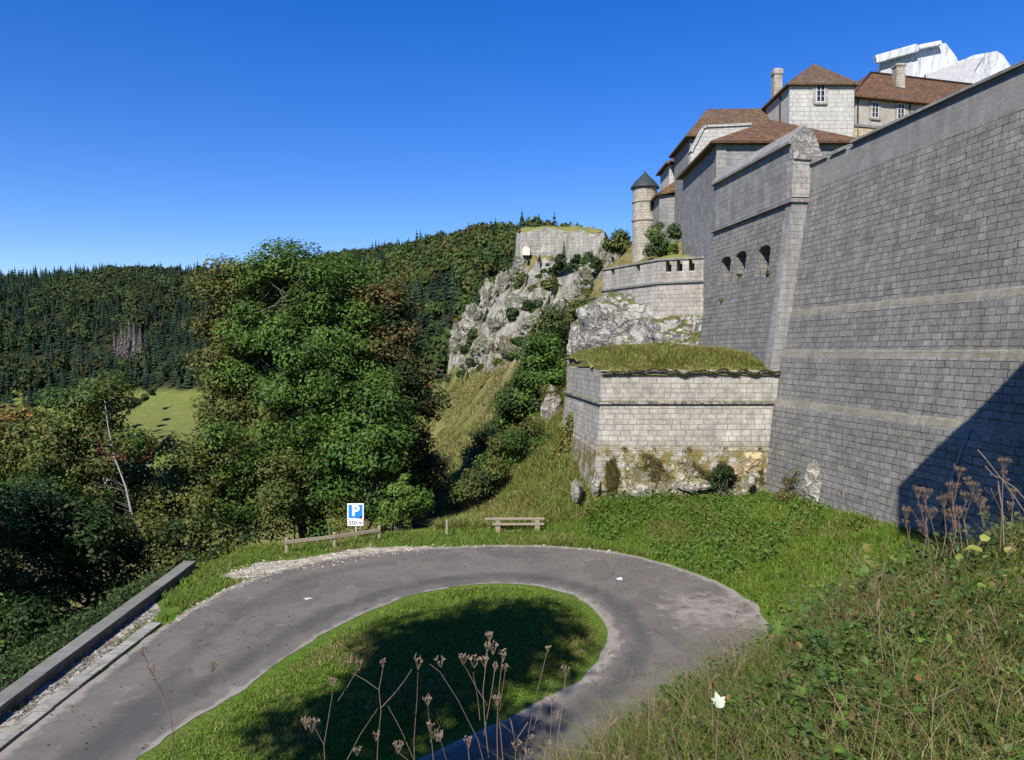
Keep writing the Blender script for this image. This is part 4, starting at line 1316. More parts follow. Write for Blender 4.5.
def crown_leaves(centers, rad, per, length, width, pal, mixpal=None, mixp=0.0, flat=.75, cen=None, upb=.55):
    n = len(centers)
    sizes = rng.uniform(.55, 1.35, n) * rad
    Vs, Cs = [], []
    cg = centers.mean(0) if cen is None else cen
    clump_tone = rng.uniform(.72, 1.28, n)
    hue = rng.random(n)
    for i in range(n):
        m = int(per * (sizes[i] / rad) ** 2)
        u = unit(rng.normal(size=(m, 3))); r_ = rng.uniform(.12, 1, (m, 1)) ** .45
        off = u * r_ * sizes[i]; off[:, 2] *= flat
        off *= (1 + .35 * (fbm(u[:, 0] * 2 + i, u[:, 1] * 2, u[:, 2] * 2, 2) - .5))[:, None] * 1.15
        p = centers[i] + off
        outw = unit((p - cg))
        nrm = unit(u * .8 + outw * .45 + np.array([0, 0, upb]) + rng.normal(size=(m, 3)) * .45)
        Vs.append((p, nrm))
        nm = mixpal if (mixpal and hue[i] < mixp) else pal
        Cs.append(palette(nm, m) * clump_tone[i])
    p = np.vstack([a for a, b_ in Vs]); nr_ = np.vstack([b_ for a, b_ in Vs]); C = np.vstack(Cs)
    V, Fq = leaf_quads(p, nr_, length, width)
    return V, Fq, np.repeat(C, 4, axis=0)


def tree(name, lobes, base, label, pal, nclump=90, rad=.9, per=230, length=.26, width=.14, tr=.28, stems=1, mixpal=None, mixp=0.0, bark=None,
         group=None, cat="tree", lo=.45, trunk_path=None, top=.8, limb=1.0, limbp=1.0):
    root = empty(name, tuple(base), label, cat, group)
    cen = lobe_points(lobes, nclump, lo)
    base = np.array(base)
    zmax = cen[:, 2].max(); axis_top = np.array([np.mean(cen[:, 0]), np.mean(cen[:, 1]), base[2] + (zmax - base[2]) * top])
    mb = MB(); paths = []
    for s_ in range(stems):
        o_ = rng.normal(size=3) * np.array([1, 1, 0]) * (.35 if stems > 1 else 0)
        t_ = axis_top + rng.normal(size=3) * np.array([1, 1, .3]) * (1.3 if stems > 1 else .3)
        if trunk_path is not None and s_ == 0: pts = [np.array(q) for q in trunk_path]
        else:
            pts = [base + o_ + np.array([0, 0, -.5])]
            for q in np.linspace(.12, 1, 7):
                pts.append(base + o_ + (t_ - base - o_) * q + rng.normal(size=3) * np.array([.18, .18, 0]) * (1 if q < 1 else 0))
        r_ = [tr * (1 - .85 * i / (len(pts) - 1)) for i in range(len(pts))]; r_[0] *= 1.25
        mb.tube(pts, r_, 7); paths.append(np.array(pts))
    tips = [q for p_ in paths for q in (p_[-1] + [0, 0, .3], p_[-2] + rng.normal(size=3) * .5, (p_[-1] + p_[-2]) / 2 + rng.normal(size=3) * .5)]
    cen = np.vstack([cen, tips])
    V, Fq, C = crown_leaves(cen, rad, per, length, width, pal, mixpal, mixp)
    lb = mb if bark is None else MB()
    for c_ in cen:
        if rng.random() > limbp: continue
        pth = paths[rng.integers(len(paths))]
        h = np.hypot(c_[0] - pth[:, 0], c_[1] - pth[:, 1])
        zt = c_[2] - rng.uniform(.45, .9) * h.min() - .3
        i = int(np.clip(np.searchsorted(pth[:, 2], zt), 1, len(pth) - 1))
        a_, b_ = pth[i - 1], pth[i]; t = np.clip((zt - a_[2]) / max(1e-6, b_[2] - a_[2]), 0, 1)
        s0 = a_ + (b_ - a_) * t
        mid = (s0 + c_) / 2 + np.array([0, 0, -.12 * np.linalg.norm(c_ - s0)]) + rng.normal(size=3) * .12
        L = np.linalg.norm(c_ - s0); rb_ = min(.018 + .011 * L, tr * .4) * limb
        lb.tube([s0, (s0 * .6 + mid * .4 + (s0 + c_) * 0), mid, c_], [rb_, rb_ * .8, rb_ * .55, rb_ * .2], 5, cap=False)
    mb.build("trunk", bark or M_bark, root, smooth=True)
    if lb is not mb: lb.build("limbs", M_bark, root, smooth=True)
    mesh_np("crown", V, Fq, M_leaf, root, col=C)
    return root


def bush(label, lobes, pal, nclump=30, rad=.4, per=140, length=.12, width=.07, group=None, name="bush", mixpal=None, mixp=0, lo=.3):
    l0 = np.array(lobes)
    bx, by = l0[:, 0].mean(), l0[:, 1].mean()
    bz = (l0[:, 2] - l0[:, 5]).min()
    root = empty(name, (bx, by, bz), label, "bush", group)
    cen = lobe_points(lobes, nclump, lo)
    V, Fq, C = crown_leaves(cen, rad, per, length, width, pal, mixpal, mixp)
    mb = MB()
    for c_ in cen:
        s0 = np.array([bx + rng.normal() * .1, by + rng.normal() * .1, bz - .2])
        mb.tube([s0, (s0 + c_) / 2 + rng.normal(size=3) * .08, c_], [.025, .016, .006], 4, cap=False)
    mb.build("stems", M_bark, root)
    mesh_np("foliage", V, Fq, M_leaf, root, col=C)
    return root


def onground(px, D):
    x = P(px, 352, D)[0]
    return (x, D, Hs(x, D))


# --- the big clump in the middle left
tree("ash_tree", lobes_px(41, [(298, 268, 46, 28), (330, 285, 48, 40), (268, 290, 36, 38), (306, 345, 84, 92), (318, 400, 98, 105), (300, 330, 75, 80), (350, 345, 60, 66), (300, 440, 80, 70)]), onground(318, 41),
     "tallest tree, big bright green ash with several stems behind the parking sign", 'ash', 320, .82, 270, .21, .11, .30, 5, mixpal='lime', mixp=.08, lo=.52)
tree("ash_tree", lobes_px(39.5, [(222, 295, 26, 38), (216, 345, 24, 40), (226, 395, 32, 42), (232, 450, 38, 52), (262, 440, 30, 50)]), onground(228, 39.5),
     "slender ash with yellowing sparse leaves on the left flank of the tallest tree", 'yellowing', 96, .70, 160, .23, .11, .16, 2, mixpal='olive', mixp=.4, lo=.2)
tree("maple_tree", lobes_px(40.5, [(384, 312, 28, 30), (400, 335, 30, 34), (412, 375, 28, 40), (418, 425, 26, 45), (420, 470, 22, 42), (400, 480, 30, 42)]), onground(408, 40.5),
     "maple with rusty brown leaves on the right flank of the tallest tree", 'brown', 95, .75, 210, .23, .13, .12, 1, mixpal='dark', mixp=.35, limbp=.4, limb=.6)
tree("maple_tree", lobes_px(37, [(372, 412, 38, 40), (385, 455, 46, 42), (352, 470, 40, 46), (392, 500, 34, 28)]), onground(378, 38.5),
     "lower green maple in front of the brown one, close behind the parking sign", 'maple', 84, .75, 240, .21, .13, .09, 3, mixpal='ash', mixp=.4, top=.75, lo=.3, limbp=.3, limb=.7)
tree("hazel_tree", lobes_px(36, [(300, 490, 46, 36), (255, 505, 40, 34), (325, 515, 30, 20)]), onground(290, 36),
     "low leafy hazel filling the gap left of the parking sign", 'olive', 64, .7, 220, .18, .10, .06, 3, mixpal='maple', mixp=.5, top=.75, limbp=.25, limb=.6)
bush("bright lime green sapling right of the parking sign at the foot of the maple", lobes_px(33.5, [(397, 500, 13, 20), (392, 518, 17, 14), (403, 485, 8, 12)]), 'lime', 26, .30, 120, .15, .09, name="sapling")
# --- left-hand trees beyond the parapet
tp = [tuple(P(px, py, 33 - .012 * (600 - py))) for px, py in [(153, 600), (149, 570), (143, 540), (132, 515), (126, 487), (114, 455), (108, 425), (104, 395)]]
tree("ash_tree", lobes_px(32, [(102, 392, 22, 16), (84, 405, 30, 20), (120, 405, 18, 16), (62, 428, 34, 30), (100, 432, 22, 22), (70, 460, 46, 34), (34, 470, 40, 32), (88, 478, 34, 26), (140, 445, 14, 12)]), tp[0],
     "ash with orange tinged top and bare pale leaning trunk beyond the stone parapet", 'olive', 105, .55, 150, .19, .095, .085, 1, mixpal='ash', mixp=.45, bark=M_bark_pale, trunk_path=tp, lo=.25, limb=.45, limbp=.3)
tree("maple_tree", lobes_px(36, [(14, 426, 36, 16), (-10, 446, 45, 32), (36, 444, 22, 18)]), onground(12, 36),
     "orange turning tree at the far left edge beside the half hidden white house", 'orange', 80, .8, 190, .24, .14, .18, 1, mixpal='olive', mixp=.6)
tree("maple_tree", lobes_px(35, [(185, 470, 45, 38), (215, 505, 42, 36), (165, 510, 40, 40), (225, 455, 28, 34), (138, 456, 15, 11), (132, 470, 18, 14)]), onground(190, 35),
     "yellowish green tree between the pale leaning trunk and the tallest tree", 'olive', 100, .7, 220, .19, .11, .13, 2, mixpal='ash', mixp=.4)
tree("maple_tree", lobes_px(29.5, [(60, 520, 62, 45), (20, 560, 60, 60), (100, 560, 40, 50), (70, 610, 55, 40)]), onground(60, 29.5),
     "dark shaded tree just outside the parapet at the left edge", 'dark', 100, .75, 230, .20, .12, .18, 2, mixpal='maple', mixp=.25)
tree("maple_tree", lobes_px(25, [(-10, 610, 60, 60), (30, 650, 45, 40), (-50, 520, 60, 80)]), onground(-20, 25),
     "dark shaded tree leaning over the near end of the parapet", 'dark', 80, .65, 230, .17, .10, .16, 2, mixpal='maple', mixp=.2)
tree("hazel_tree", lobes_px(31, [(140, 560, 34, 44), (178, 545, 34, 34), (222, 545, 34, 22)]), onground(165, 31),
     "thin leaved hazel scrub growing just past the far end of the parapet", 'olive', 48, .6, 130, .17, .10, .07, 3, mixpal='dark', mixp=.5)
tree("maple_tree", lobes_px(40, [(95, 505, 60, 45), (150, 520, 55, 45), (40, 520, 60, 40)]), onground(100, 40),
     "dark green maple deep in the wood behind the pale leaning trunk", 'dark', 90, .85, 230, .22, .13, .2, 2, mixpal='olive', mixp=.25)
# trees beyond the left edge that shade the wood, and the one behind the camera that shades the island
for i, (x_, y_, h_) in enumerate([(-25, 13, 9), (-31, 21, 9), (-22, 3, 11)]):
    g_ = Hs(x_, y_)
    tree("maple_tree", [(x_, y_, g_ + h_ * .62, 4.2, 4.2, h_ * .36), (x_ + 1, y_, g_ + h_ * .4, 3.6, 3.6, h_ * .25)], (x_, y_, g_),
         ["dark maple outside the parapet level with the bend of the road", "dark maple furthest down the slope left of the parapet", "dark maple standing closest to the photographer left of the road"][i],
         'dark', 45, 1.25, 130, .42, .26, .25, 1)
xs_, ys_ = -12.4, -2.4
tree("lime_tree", [(-9.9, -.9, 20.0, 2.6, 2.3, 2.2), (-8.9, .6, 18.2, 1.7, 1.8, 1.3), (-10.3, -1.4, 17.3, 1.4, 1.4, 1.5), (-8.5, -.3, 21.0, 1.2, 1.2, 1.0), (-6.7, .3, 15.0, 1.7, 1.1, 1.2), (-7.3, .0, 14.0, 1.4, 1.1, 1.3)], (xs_, ys_, Hs(xs_, ys_)),
     "tall lime tree behind the photographer casting its shadow on the grass island", 'maple', 85, .85, 150, .30, .20, .26, 1, lo=.1)

# --- bushes on the slope between tree and bastion
for (lab, D, lb, pal, mp, n_) in [
    ("tall bright green shrubs climbing between the cliff and the low bastion", 50, [(540, 350, 20, 24), (528, 378, 22, 24), (518, 405, 24, 24), (545, 372, 16, 22)], 'ash', 'bush', 80),
    ("bright leafy shrubs on the lower slope beside the low bastion", 43, [(520, 440, 26, 18), (505, 462, 24, 14), (545, 452, 20, 16), (530, 470, 22, 10)], 'maple', 'olive', 70),
    ("broad dark green bush on the slope left of the low bastion", 52, [(520, 415, 28, 22), (545, 400, 24, 26), (505, 440, 22, 18)], 'bush', 'maple', 60),
    ("tall dark thicket rising against the cliff left of the low bastion", 56, [(545, 360, 20, 28), (555, 330, 18, 20), (560, 375, 16, 30)], 'bush', 'olive', 60),
    ("grey green willow bush below the pale rock of the crenellated bastion", 60, [(575, 318, 16, 16), (590, 310, 12, 12), (560, 340, 16, 16)], 'olive', 'bush', 40),
    ("rounded green bush in front of the thicket by the pale rock pillar", 47, [(530, 455, 30, 16), (550, 440, 18, 16)], 'bush', 'olive', 46),
    ("yellowing bush against the left face of the low bastion", 41, [(578, 430, 11, 16), (568, 445, 10, 10)], 'yellowing', 'olive', 22),
    ("sprawling shrub at the edge of the shadow beside the dark trees", 40, [(478, 480, 18, 11), (495, 470, 12, 12), (462, 492, 10, 8)], 'olive', 'bush', 34),
    ("dark bush half in the shadow of the brown maple", 50, [(478, 455, 16, 16), (492, 440, 12, 14)], 'dark', 'bush', 26),
]:
    bush(lab, lobes_px(D, lb), pal, n_, D * .0125, 170, D * .0042, D * .0026, mixpal=mp, mixp=.35)
bush("tuft of dry brush on top of the narrow rock pillar", lobes_px(46, [(551, 392, 8, 5), (546, 395, 6, 4)]), "yellowing", 14, .28, 100, .16, .06)
bush("small dark ivy bush clinging to the foot of the low bastion wall", lobes_px(33.6, [(722, 476, 10, 12), (717, 484, 8, 7), (727, 468, 6, 9)]), 'dark', 22, .22, 110, .11, .07)
bush("reddish brown young bush at the foot of the curtain wall corner", lobes_px(31.5, [(790, 488, 11, 20), (799, 500, 11, 14), (783, 502, 9, 12)]), 'brown', 26, .24, 70, .10, .06, mixpal='olive', mixp=.5)
for lab_, px, py in (("small green tuft growing on the sill of the middle gun opening", 739.5, 275), ("small green tuft below the right gun opening of the casemate wall", 768, 273), ("weed hanging from the casemate wall above the grassy bastion", 722, 300)):
    D = 39.5
    for _ in range(25):
        zt = P(px, py, D)[2]; xw = q0[0] + (D - q0[1]) * ed[0] / ed[1] - .128 * (14.25 - zt); D = xw / P(px, py, 1.0)[0]
    bush(lab_, [(xw - .02, D, zt, .10, .20, .08)], 'bush', 5, .09, 45, .09, .05, mixpal='lime', mixp=.4)
bush("light green shrub on the terrace before the turret", lobes_px(54, [(660, 247, 15, 8), (655, 238, 8, 8), (668, 250, 10, 7)]), 'bush', 26, .45, 110, .2, .12, mixpal='lime', mixp=.5)
bush("slim young shrub growing beside the grey lodge wall on the terrace", lobes_px(56, [(674, 232, 4, 12), (660, 230, 5, 10)]), 'bush', 12, .35, 90, .2, .12)
bush("green bush behind the ruined fort left of the turret", lobes_px(95, [(622, 240, 10, 8), (612, 243, 9, 5), (628, 246, 6, 9)]), 'olive', 26, .9, 130, .4, .25, mixpal='bush', mixp=.4)

# --- conifers and shrubs of the crag
def conifer_geo(h, r, tiers=11, seed=0, per=16, lift=.1, wid=1.0):
    r2 = np.random.default_rng(seed); V, Fs = [], []
    for t in range(tiers):
        f = t / (tiers - 1); z = h * (lift + (1 - lift) * f * .97); rr2 = r * (1 - f) ** .85 + .04 * r
        for i in range(per):
            a_ = 2 * math.pi * (i + r2.random()) / per; l = rr2 * r2.uniform(.6, 1.15); w = (l * .28 + .05 * r) * wid
            o_ = len(V); ca, sa = math.cos(a_), math.sin(a_)
            V += [(0, 0, z + .06 * h), (ca * l * .6 - sa * w, sa * l * .6 + ca * w, z - .03 * h), (ca * l, sa * l, z - r2.uniform(.05, .09) * h), (ca * l * .6 + sa * w, sa * l * .6 - ca * w, z - .03 * h)]
            Fs.append((o_, o_ + 1, o_ + 2, o_ + 3))
    return np.array(V), np.array(Fs)


def conifer(label, px, py_top, D, h, r, seed=1, tint=(.022, .045, .020), group=None, base=None):
    t = P(px, py_top, D); b_ = np.array([t[0], t[1], t[2] - h])
    o = empty("conifer", tuple(b_), label, "tree", group)
    V, Fq = conifer_geo(h, r, 12, seed)
    C = np.array(tint) * np.random.default_rng(seed).uniform(.6, 1.4, (len(Fq), 1)); C = np.repeat(C, 4, 0)
    mesh_np("crown", V + b_, Fq, M_needle, o, col=C)
    mb = MB(); mb.tube([b_ + [0, 0, -2], b_ + [0, 0, h * .95]], [.02 * h, .004 * h], 6); mb.build("trunk", M_bark, o)
    return o


conifer("tall dark spruce on the skyline just left of the ruined fort", 522, 211, 190, 14, 3.4, 3)
conifer("lone spruce rising behind the grassy top of the ruined fort", 539, 214, 182, 9, 2.2, 4)
conifer("small pale grey spruce among the shrubs below the ruined fort", 564, 240, 150, 10, 1.6, 5, (.06, .075, .06))
crag = []
for px, py, D, w, h in [(548, 268, 148, 9, 11), (560, 262, 146, 10, 13), (575, 262, 140, 12, 12), (552, 284, 138, 11, 9), (530, 305, 130, 8, 9), (512, 312, 140, 6, 8), (474, 338, 138, 8, 9), (585, 282, 118, 7, 10), (596, 262, 120, 6, 9), (518, 340, 120, 7, 7), (470, 362, 120, 5, 4), (535, 335, 100, 9, 9)] + 0 * [(535, 265, 150, 8, 10), (548, 268, 148, 9, 11), (560, 262, 146, 10, 13), (575, 262, 140, 12, 12), (583, 254, 138, 10, 10), (566, 276, 140, 12, 10), (552, 284, 138, 11, 9), (540, 292, 136, 10, 9), (527, 285, 146, 9, 12),
                        (503, 290, 150, 5, 7), (495, 303, 148, 6, 7), (482, 312, 146, 6, 8), (500, 328, 138, 7, 9), (530, 305, 130, 8, 9), (524, 320, 128, 8, 10), (512, 312, 140, 6, 8), (462, 327, 145, 5, 9), (474, 338, 138, 8, 9), (488, 345, 130, 8, 8), (490, 325, 142, 5, 6),
                        (585, 282, 118, 7, 10), (600, 283, 105, 6, 8), (596, 262, 120, 6, 9), (605, 248, 128, 5, 5), (575, 290, 118, 7, 6), (455, 352, 140, 5, 6), (518, 340, 120, 7, 7), (545, 312, 110, 6, 6), (470, 362, 120, 5, 4), (535, 335, 100, 9, 9)]:
    crag.append(bush("dark green shrub rooted among the pale rocks of the crag", lobes_px(D, [(px, py, w * .45, h * .55), (px + w * .4, py + h * .5, w * .5, h * .3), (px - w * .4, py + h * .3, w * .3, h * .3)]), 'dark' if (px * 7) % 3 else 'olive', 14, D * .0038, 90, D * .0034, D * .0021, group="shrubs on the crag", mixpal='bush', mixp=.4))

r4_ = np.random.default_rng(44)
poly_c = np.array([(516, 256), (560, 254), (604, 252), (600, 285), (560, 330), (530, 345), (490, 372), (452, 378), (450, 350), (462, 322), (485, 296)])
n_ = 0
strips = [([(602, 250), (580, 260), (556, 280), (536, 306)], 9, .50), ([(502, 268), (494, 300), (484, 322)], 4, .08), ([(472, 335), (466, 362)], 5, .08), ([(448, 384), (480, 374), (524, 346)], 6, .16), ([(545, 262), (527, 262), (522, 290)], 5, .10), ([(596, 285), (575, 300), (560, 318)], 5, .08)]
while n_ < 120:
    st_ = strips[r4_.choice(len(strips), p=[s_[2] for s_ in strips])]; q_ = r4_.uniform(0, len(st_[0]) - 1.001); i_ = int(q_)
    px, py = np.array(st_[0][i_]) + (np.array(st_[0][i_ + 1]) - np.array(st_[0][i_])) * (q_ - i_) + r4_.normal(size=2) * st_[1] * .6
    n_ += .2
    if sdist(poly_c, np.array([px]), np.array([py]))[0] > 3: continue
    # march the sight line down to the slope it meets
    rd_ = ray(px, py); Ds = np.linspace(70, 200, 260); zz = 7.5 + rd_[2] / rd_[1] * Ds; hh_ = H(rd_[0] / rd_[1] * Ds, Ds)
    hit_ = np.nonzero(hh_ > zz)[0]
    if not len(hit_): n_ += 1; continue
    D = Ds[hit_[0]]; w_ = r4_.uniform(2.0, 5.2)
    dense = px > 525 and py < 305
    if r4_.random() < (.75 if dense else .5):
        crag.append(conifer("small dark spruce rooted among the pale rocks of the crag", px, py - w_ * 2.4, D, w_ * 3.2 * D / F, w_ * .85 * D / F, int(r4_.integers(50)), (.020, .040, .022), "small spruces on the crag"))
    else:
        crag.append(bush("dark green shrub rooted among the pale rocks of the crag", lobes_px(D, [(px, py - w_ * .4, w_, w_ * .8), (px + w_ * .5, py, w_ * .8, w_ * .5)]), 'dark' if r4_.random() < .5 else 'olive', 12, D * .0042, 80, D * .0036, D * .0022, group="shrubs on the crag", mixpal='bush', mixp=.4))
    n_ += 1

# --- rocks
CRAG_R = [(460, 342, 9, 17), (474, 326, 10, 20), (489, 306, 9, 20), (504, 290, 8, 18), (519, 272, 7, 14), (482, 350, 12, 13), (500, 330, 10, 17), (516, 310, 9, 15), (541, 300, 9, 11), (556, 314, 10, 13), (575, 296, 10, 13), (590, 279, 9, 13), (604, 262, 8, 13), (618, 258, 8, 15), (562, 330, 12, 9), (530, 328, 10, 11), (470, 364, 9, 7), (493, 350, 7, 8), (548, 284, 6, 8), (510, 352, 9, 5)]
def rock(label, c, size, seed, mat, name="rock_outcrop", sub=5, cat="rock", group=None, rz=0.0, amp=.30, fr=1.0, strata=.0):
    bm = bmesh.new(); bmesh.ops.create_icosphere(bm, subdivisions=sub, radius=1.0)
    p = np.array([v.co for v in bm.verts])
    q = p * np.array(size)
    fq = fr / max(.4, min(size))
    n1 = fbm(q[:, 0] * fq + seed, q[:, 1] * fq + 3 * seed, q[:, 2] * fq, 4)
    n2 = 1 - np.abs(2 * fbm(q[:, 0] * fq * 2.2 + 9 * seed, q[:, 1] * fq * 2.2, q[:, 2] * fq * .9, 4) - 1)
    # facets: snap part of the shape to a few planes
    r3 = np.random.default_rng(seed); pl = unit(r3.normal(size=(16, 3)))
    dd = (p @ pl.T); mx = dd.max(1)
    k_ = 1 / (.55 + .5 * mx) * .98
    s_ = k_ * (1 + amp * (n1 - .5) * 2 + amp * .5 * (n2 - .6))
    q = q * s_[:, None]
    if strata: q[:, :2] *= (1 + strata * np.sign(np.sin(q[:, 2] * 5 + n1 * 4)))[:, None]
    c_, sn = math.cos(rz), math.sin(rz)
    q = np.column_stack([q[:, 0] * c_ - q[:, 1] * sn, q[:, 0] * sn + q[:, 1] * c_, q[:, 2]])
    fs = np.array([[v.index for v in f.verts] for f in bm.faces]); bm.free()
    o = mesh_np(name, q, fs, mat)
    o.location = tuple(c)
    return tag(o, label, cat, group)


M_rock_f = mat_rock("far_limestone", (.42, .40, .36), (.15, .14, .12), 1.0, (.10, .105, .035), scale=.55, lich=.65)
M_rock = mat_rock("limestone", (.40, .385, .355), (.19, .18, .165), 1.0, (.11, .115, .035))
M_rock_p = mat_rock("pale_limestone_rock", (.42, .395, .345), (.22, .20, .165), .8, (.14, .125, .045), scale=1.6)
M_rock_y = mat_rock("yellow_rock", (.50, .38, .21), (.33, .27, .18), .3, (.14, .125, .045), scale=2)
def rpx(px, py, D): return tuple(P(px, py, D))
def sight(px, py, d0=70, d1=200):
    rd_ = ray(px, py); Ds = np.linspace(d0, d1, 400); zz = 7.5 + rd_[2] / rd_[1] * Ds; hh_ = H(rd_[0] / rd_[1] * Ds, Ds)
    hit_ = np.nonzero(hh_ > zz)[0]
    return Ds[hit_[0]] if len(hit_) else None


for i, (px, py, w_, h_) in enumerate(CRAG_R):
    D = sight(px, py)
    if D is None: D = 150
    s_ = D / F
    rock("jagged pale limestone outcrop standing out of the crag below the ruined fort", rpx(px, py, D + w_ * s_ * .3), (w_ * s_, w_ * s_ * 1.1, h_ * s_), 100 + i, M_rock_f, sub=5, amp=.55, fr=2.2, group="limestone outcrops of the crag", rz=i * 1.3)
rock("broad pale crag carrying the crenellated bastion", rpx(630, 352, 52), (3.5, 3.8, 3.2), 11, M_rock, sub=6, amp=.42, fr=1.5)
rock("grassy rock shoulder right of the pale crag under the casemate wall", rpx(688, 350, 48.5), (2.6, 3.2, 1.8), 12, M_rock, sub=5, amp=.35, fr=1.4)
rock("pale rock face low on the left of the crenellated bastion", rpx(594, 346, 54), (1.6, 2.6, 2.3), 13, M_rock, sub=5, amp=.4, fr=1.4)
rock("narrow white rock pillar with a tuft of grass between bushes and the low bastion", rpx(552, 416, 46), (.62, .7, 1.75), 24, M_rock_p, sub=5, amp=.25, fr=1.5)
0 and rock("leaning grey slab of rock high on the ridge left of the turret", rpx(618, 262, 100), (3.6, 4.0, 4.6), 15, M_rock, sub=5, amp=.35, rz=.5)
0 and rock("big grey boulder face on the ridge below the far shrubs", rpx(552, 300, 122), (5.5, 6, 6), 16, M_rock, sub=5, amp=.4)
0 and rock("grey rock rib running down left of the crenellated bastion", rpx(597, 300, 84), (3.2, 5, 4), 17, M_rock, sub=5, amp=.4)
0 and rock("pale cliff buttress at the left end of the crag", rpx(470, 330, 158), (6, 7, 10), 18, M_rock, sub=5, amp=.45, fr=1.6)
0 and rock("pale cliff buttress below the pale doorway of the ruin", rpx(505, 315, 156), (7, 7, 10), 19, M_rock, sub=5, amp=.45, fr=1.6)
0 and rock("pale cliff buttress under the right end of the ruined fort", rpx(592, 268, 150), (6, 7, 7), 20, M_rock, sub=5, amp=.45, fr=1.6)
0 and rock("low rock ridge crossing the dry meadow beside the path", rpx(496, 365, 118), (5.5, 3, 2.0), 21, M_rock, sub=5, amp=.45, fr=1.6, rz=.6)
for i, (lab, px, py, D, sz) in enumerate([
    ("pale rock spur at the lower left corner of the low bastion", 577, 490, 33.9, (.25, .7, .5)),
    ("rounded white rock under the corner of the low bastion", 596, 486, 34.0, (.22, .35, .55)),
    ("white rock below the moss in the left half of the low bastion", 640, 492, 33.85, (.6, .35, .35)),
    ("pale rubble heap at the middle foot of the low bastion", 692, 486, 33.8, (.8, .4, .30)),
    ("small upright white stone near the curtain wall corner", 751, 478, 33.2, (.14, .14, .35))]):
    rock(lab, rpx(px, py, D), sz, 40 + i, M_rock_p, sub=4, amp=.35, fr=1.3)
rock("yellow broken rock low on the right of the low bastion", rpx(752, 462, 34.35), (.55, .35, .5), 51, M_rock_y, sub=4, amp=.4, fr=1.5)
rock("yellowish rock shelf beside the ivy bush on the low bastion", rpx(735, 470, 34.3), (.5, .35, .35), 52, M_rock_y, sub=4, amp=.4, fr=1.5)
rock("tall grey rock leaning on the foot of the curtain wall", rpx(824, 498, 30.2), (.75, .5, 1.35), 53, M_rock_p, sub=5, amp=.35, fr=1.6)
rock("squat grey rock at the foot of the curtain wall nearer the shadow", rpx(856, 500, 28.3), (.5, .4, .85), 54, M_rock_p, sub=4, amp=.35)
rock("pale stone lying under the wooden bench", rpx(516, 532, 32.0), (.42, .2, .16), 55, M_rock_p, sub=3, name="stone")
rock("flat white stone in the grass strip by the road", rpx(202, 594, 24.0), (.30, .16, .09), 56, M_rock_p, sub=3, name="stone")

# ------------------------------------------------------------------ forests of the far hills: one mass each
def blob_geo(n, seed):
    r2 = np.random.default_rng(seed); u = unit(r2.normal(size=(n, 3))); u[:, 2] = np.abs(u[:, 2]) * 1.0 - .15
    bump_ = 1 + .25 * r2.normal(size=(n, 1)) * .6
    p = u * np.array([1, 1, 1.15]) * bump_
    nr_ = unit(u + r2.normal(size=(n, 3)) * .5); r_ = unit(r2.normal(size=(n, 3)))
    t = unit(r_ - nr_ * (r_ * nr_).sum(1, keepdims=True)); b_ = np.cross(nr_, t); s_ = .36
    s_ = .20
    V = np.stack([p - t * s_, p + b_ * s_, p + t * s_, p - b_ * s_], 1).reshape(-1, 3)
    return V, np.arange(4 * n).reshape(-1, 4)


CON = [conifer_geo(1.0, .30, 8, s_, 11, .04) for s_ in range(6)]
DEC = [blob_geo(150, s_) for s_ in range(6)]


def forest(name, label, px0, px1, d0, d1, sp, con_p, pal_con, pal_dec, keep, seed):
    r2 = np.random.default_rng(seed); Vs, Fs, Cs = [], [], []; off = 0
    xs = np.arange((px0 - 512) / F * d1, (px1 - 512) / F * d1, sp) if px0 < 512 else np.arange((px0 - 512) / F * d0, (px1 - 512) / F * d1, sp)
    X, Y = np.meshgrid(xs, np.arange(d0, d1, sp * 1.15)); X = X.ravel() + r2.uniform(-.5, .5, X.size) * sp; Y = Y.ravel() + r2.uniform(-.5, .5, Y.size) * sp
    pxx = 512 + X / Y * F
    m = (pxx > px0) & (pxx < px1); X, Y, pxx = X[m], Y[m], pxx[m]
    Z = H(X, Y)
    m = keep(X, Y, Z, pxx); X, Y, Z = X[m], Y[m], Z[m]
    big = fbm(X * .012, Y * .012, seed, 3); thin = fbm(X * .03, Y * .03, seed + 5, 3)
    for i in range(len(X)):
        if thin[i] < .38 and r2.random() < .4: continue
        isc = r2.random() < np.clip(con_p + (big[i] - .5) * 2.2, .05, .97)
        if isc:
            V, Fq = CON[r2.integers(6)]; h = r2.uniform(8, 16.5) * (1.12 if r2.random() < .12 else 1); sc = np.array([h * 1.0, h * 1.0, h]) * r2.uniform(.85, 1.15, 3)[[0, 0, 2]]; c_ = np.array(pal_con[r2.integers(len(pal_con))])
            z0 = Z[i] - 1
        else:
            V, Fq = DEC[r2.integers(6)]; h = r2.uniform(3.6, 6.2); sc = np.array([h, h, h * 1.15]) ; c_ = np.array(pal_dec[r2.integers(len(pal_dec))]); z0 = Z[i] + 5
        c_ = c_ * r2.uniform(.7, 1.3)
        a_ = r2.uniform(0, 6.28); ca, sa = math.cos(a_), math.sin(a_)
        W = V * sc; W = np.column_stack([W[:, 0] * ca - W[:, 1] * sa + X[i], W[:, 0] * sa + W[:, 1] * ca + Y[i], W[:, 2] + z0])
        Vs.append(W); Fs.append(Fq + off); off += len(W)
        Cs.append(np.repeat(c_ * r2.uniform(.75, 1.25, (len(Fq), 1)), 4, 0))
    o = mesh_np(name, np.vstack(Vs), np.vstack(Fs), M_needle, col=np.vstack(Cs))
    tag(o, label, "forest", kind="stuff")
    print(name, len(X))
    return o


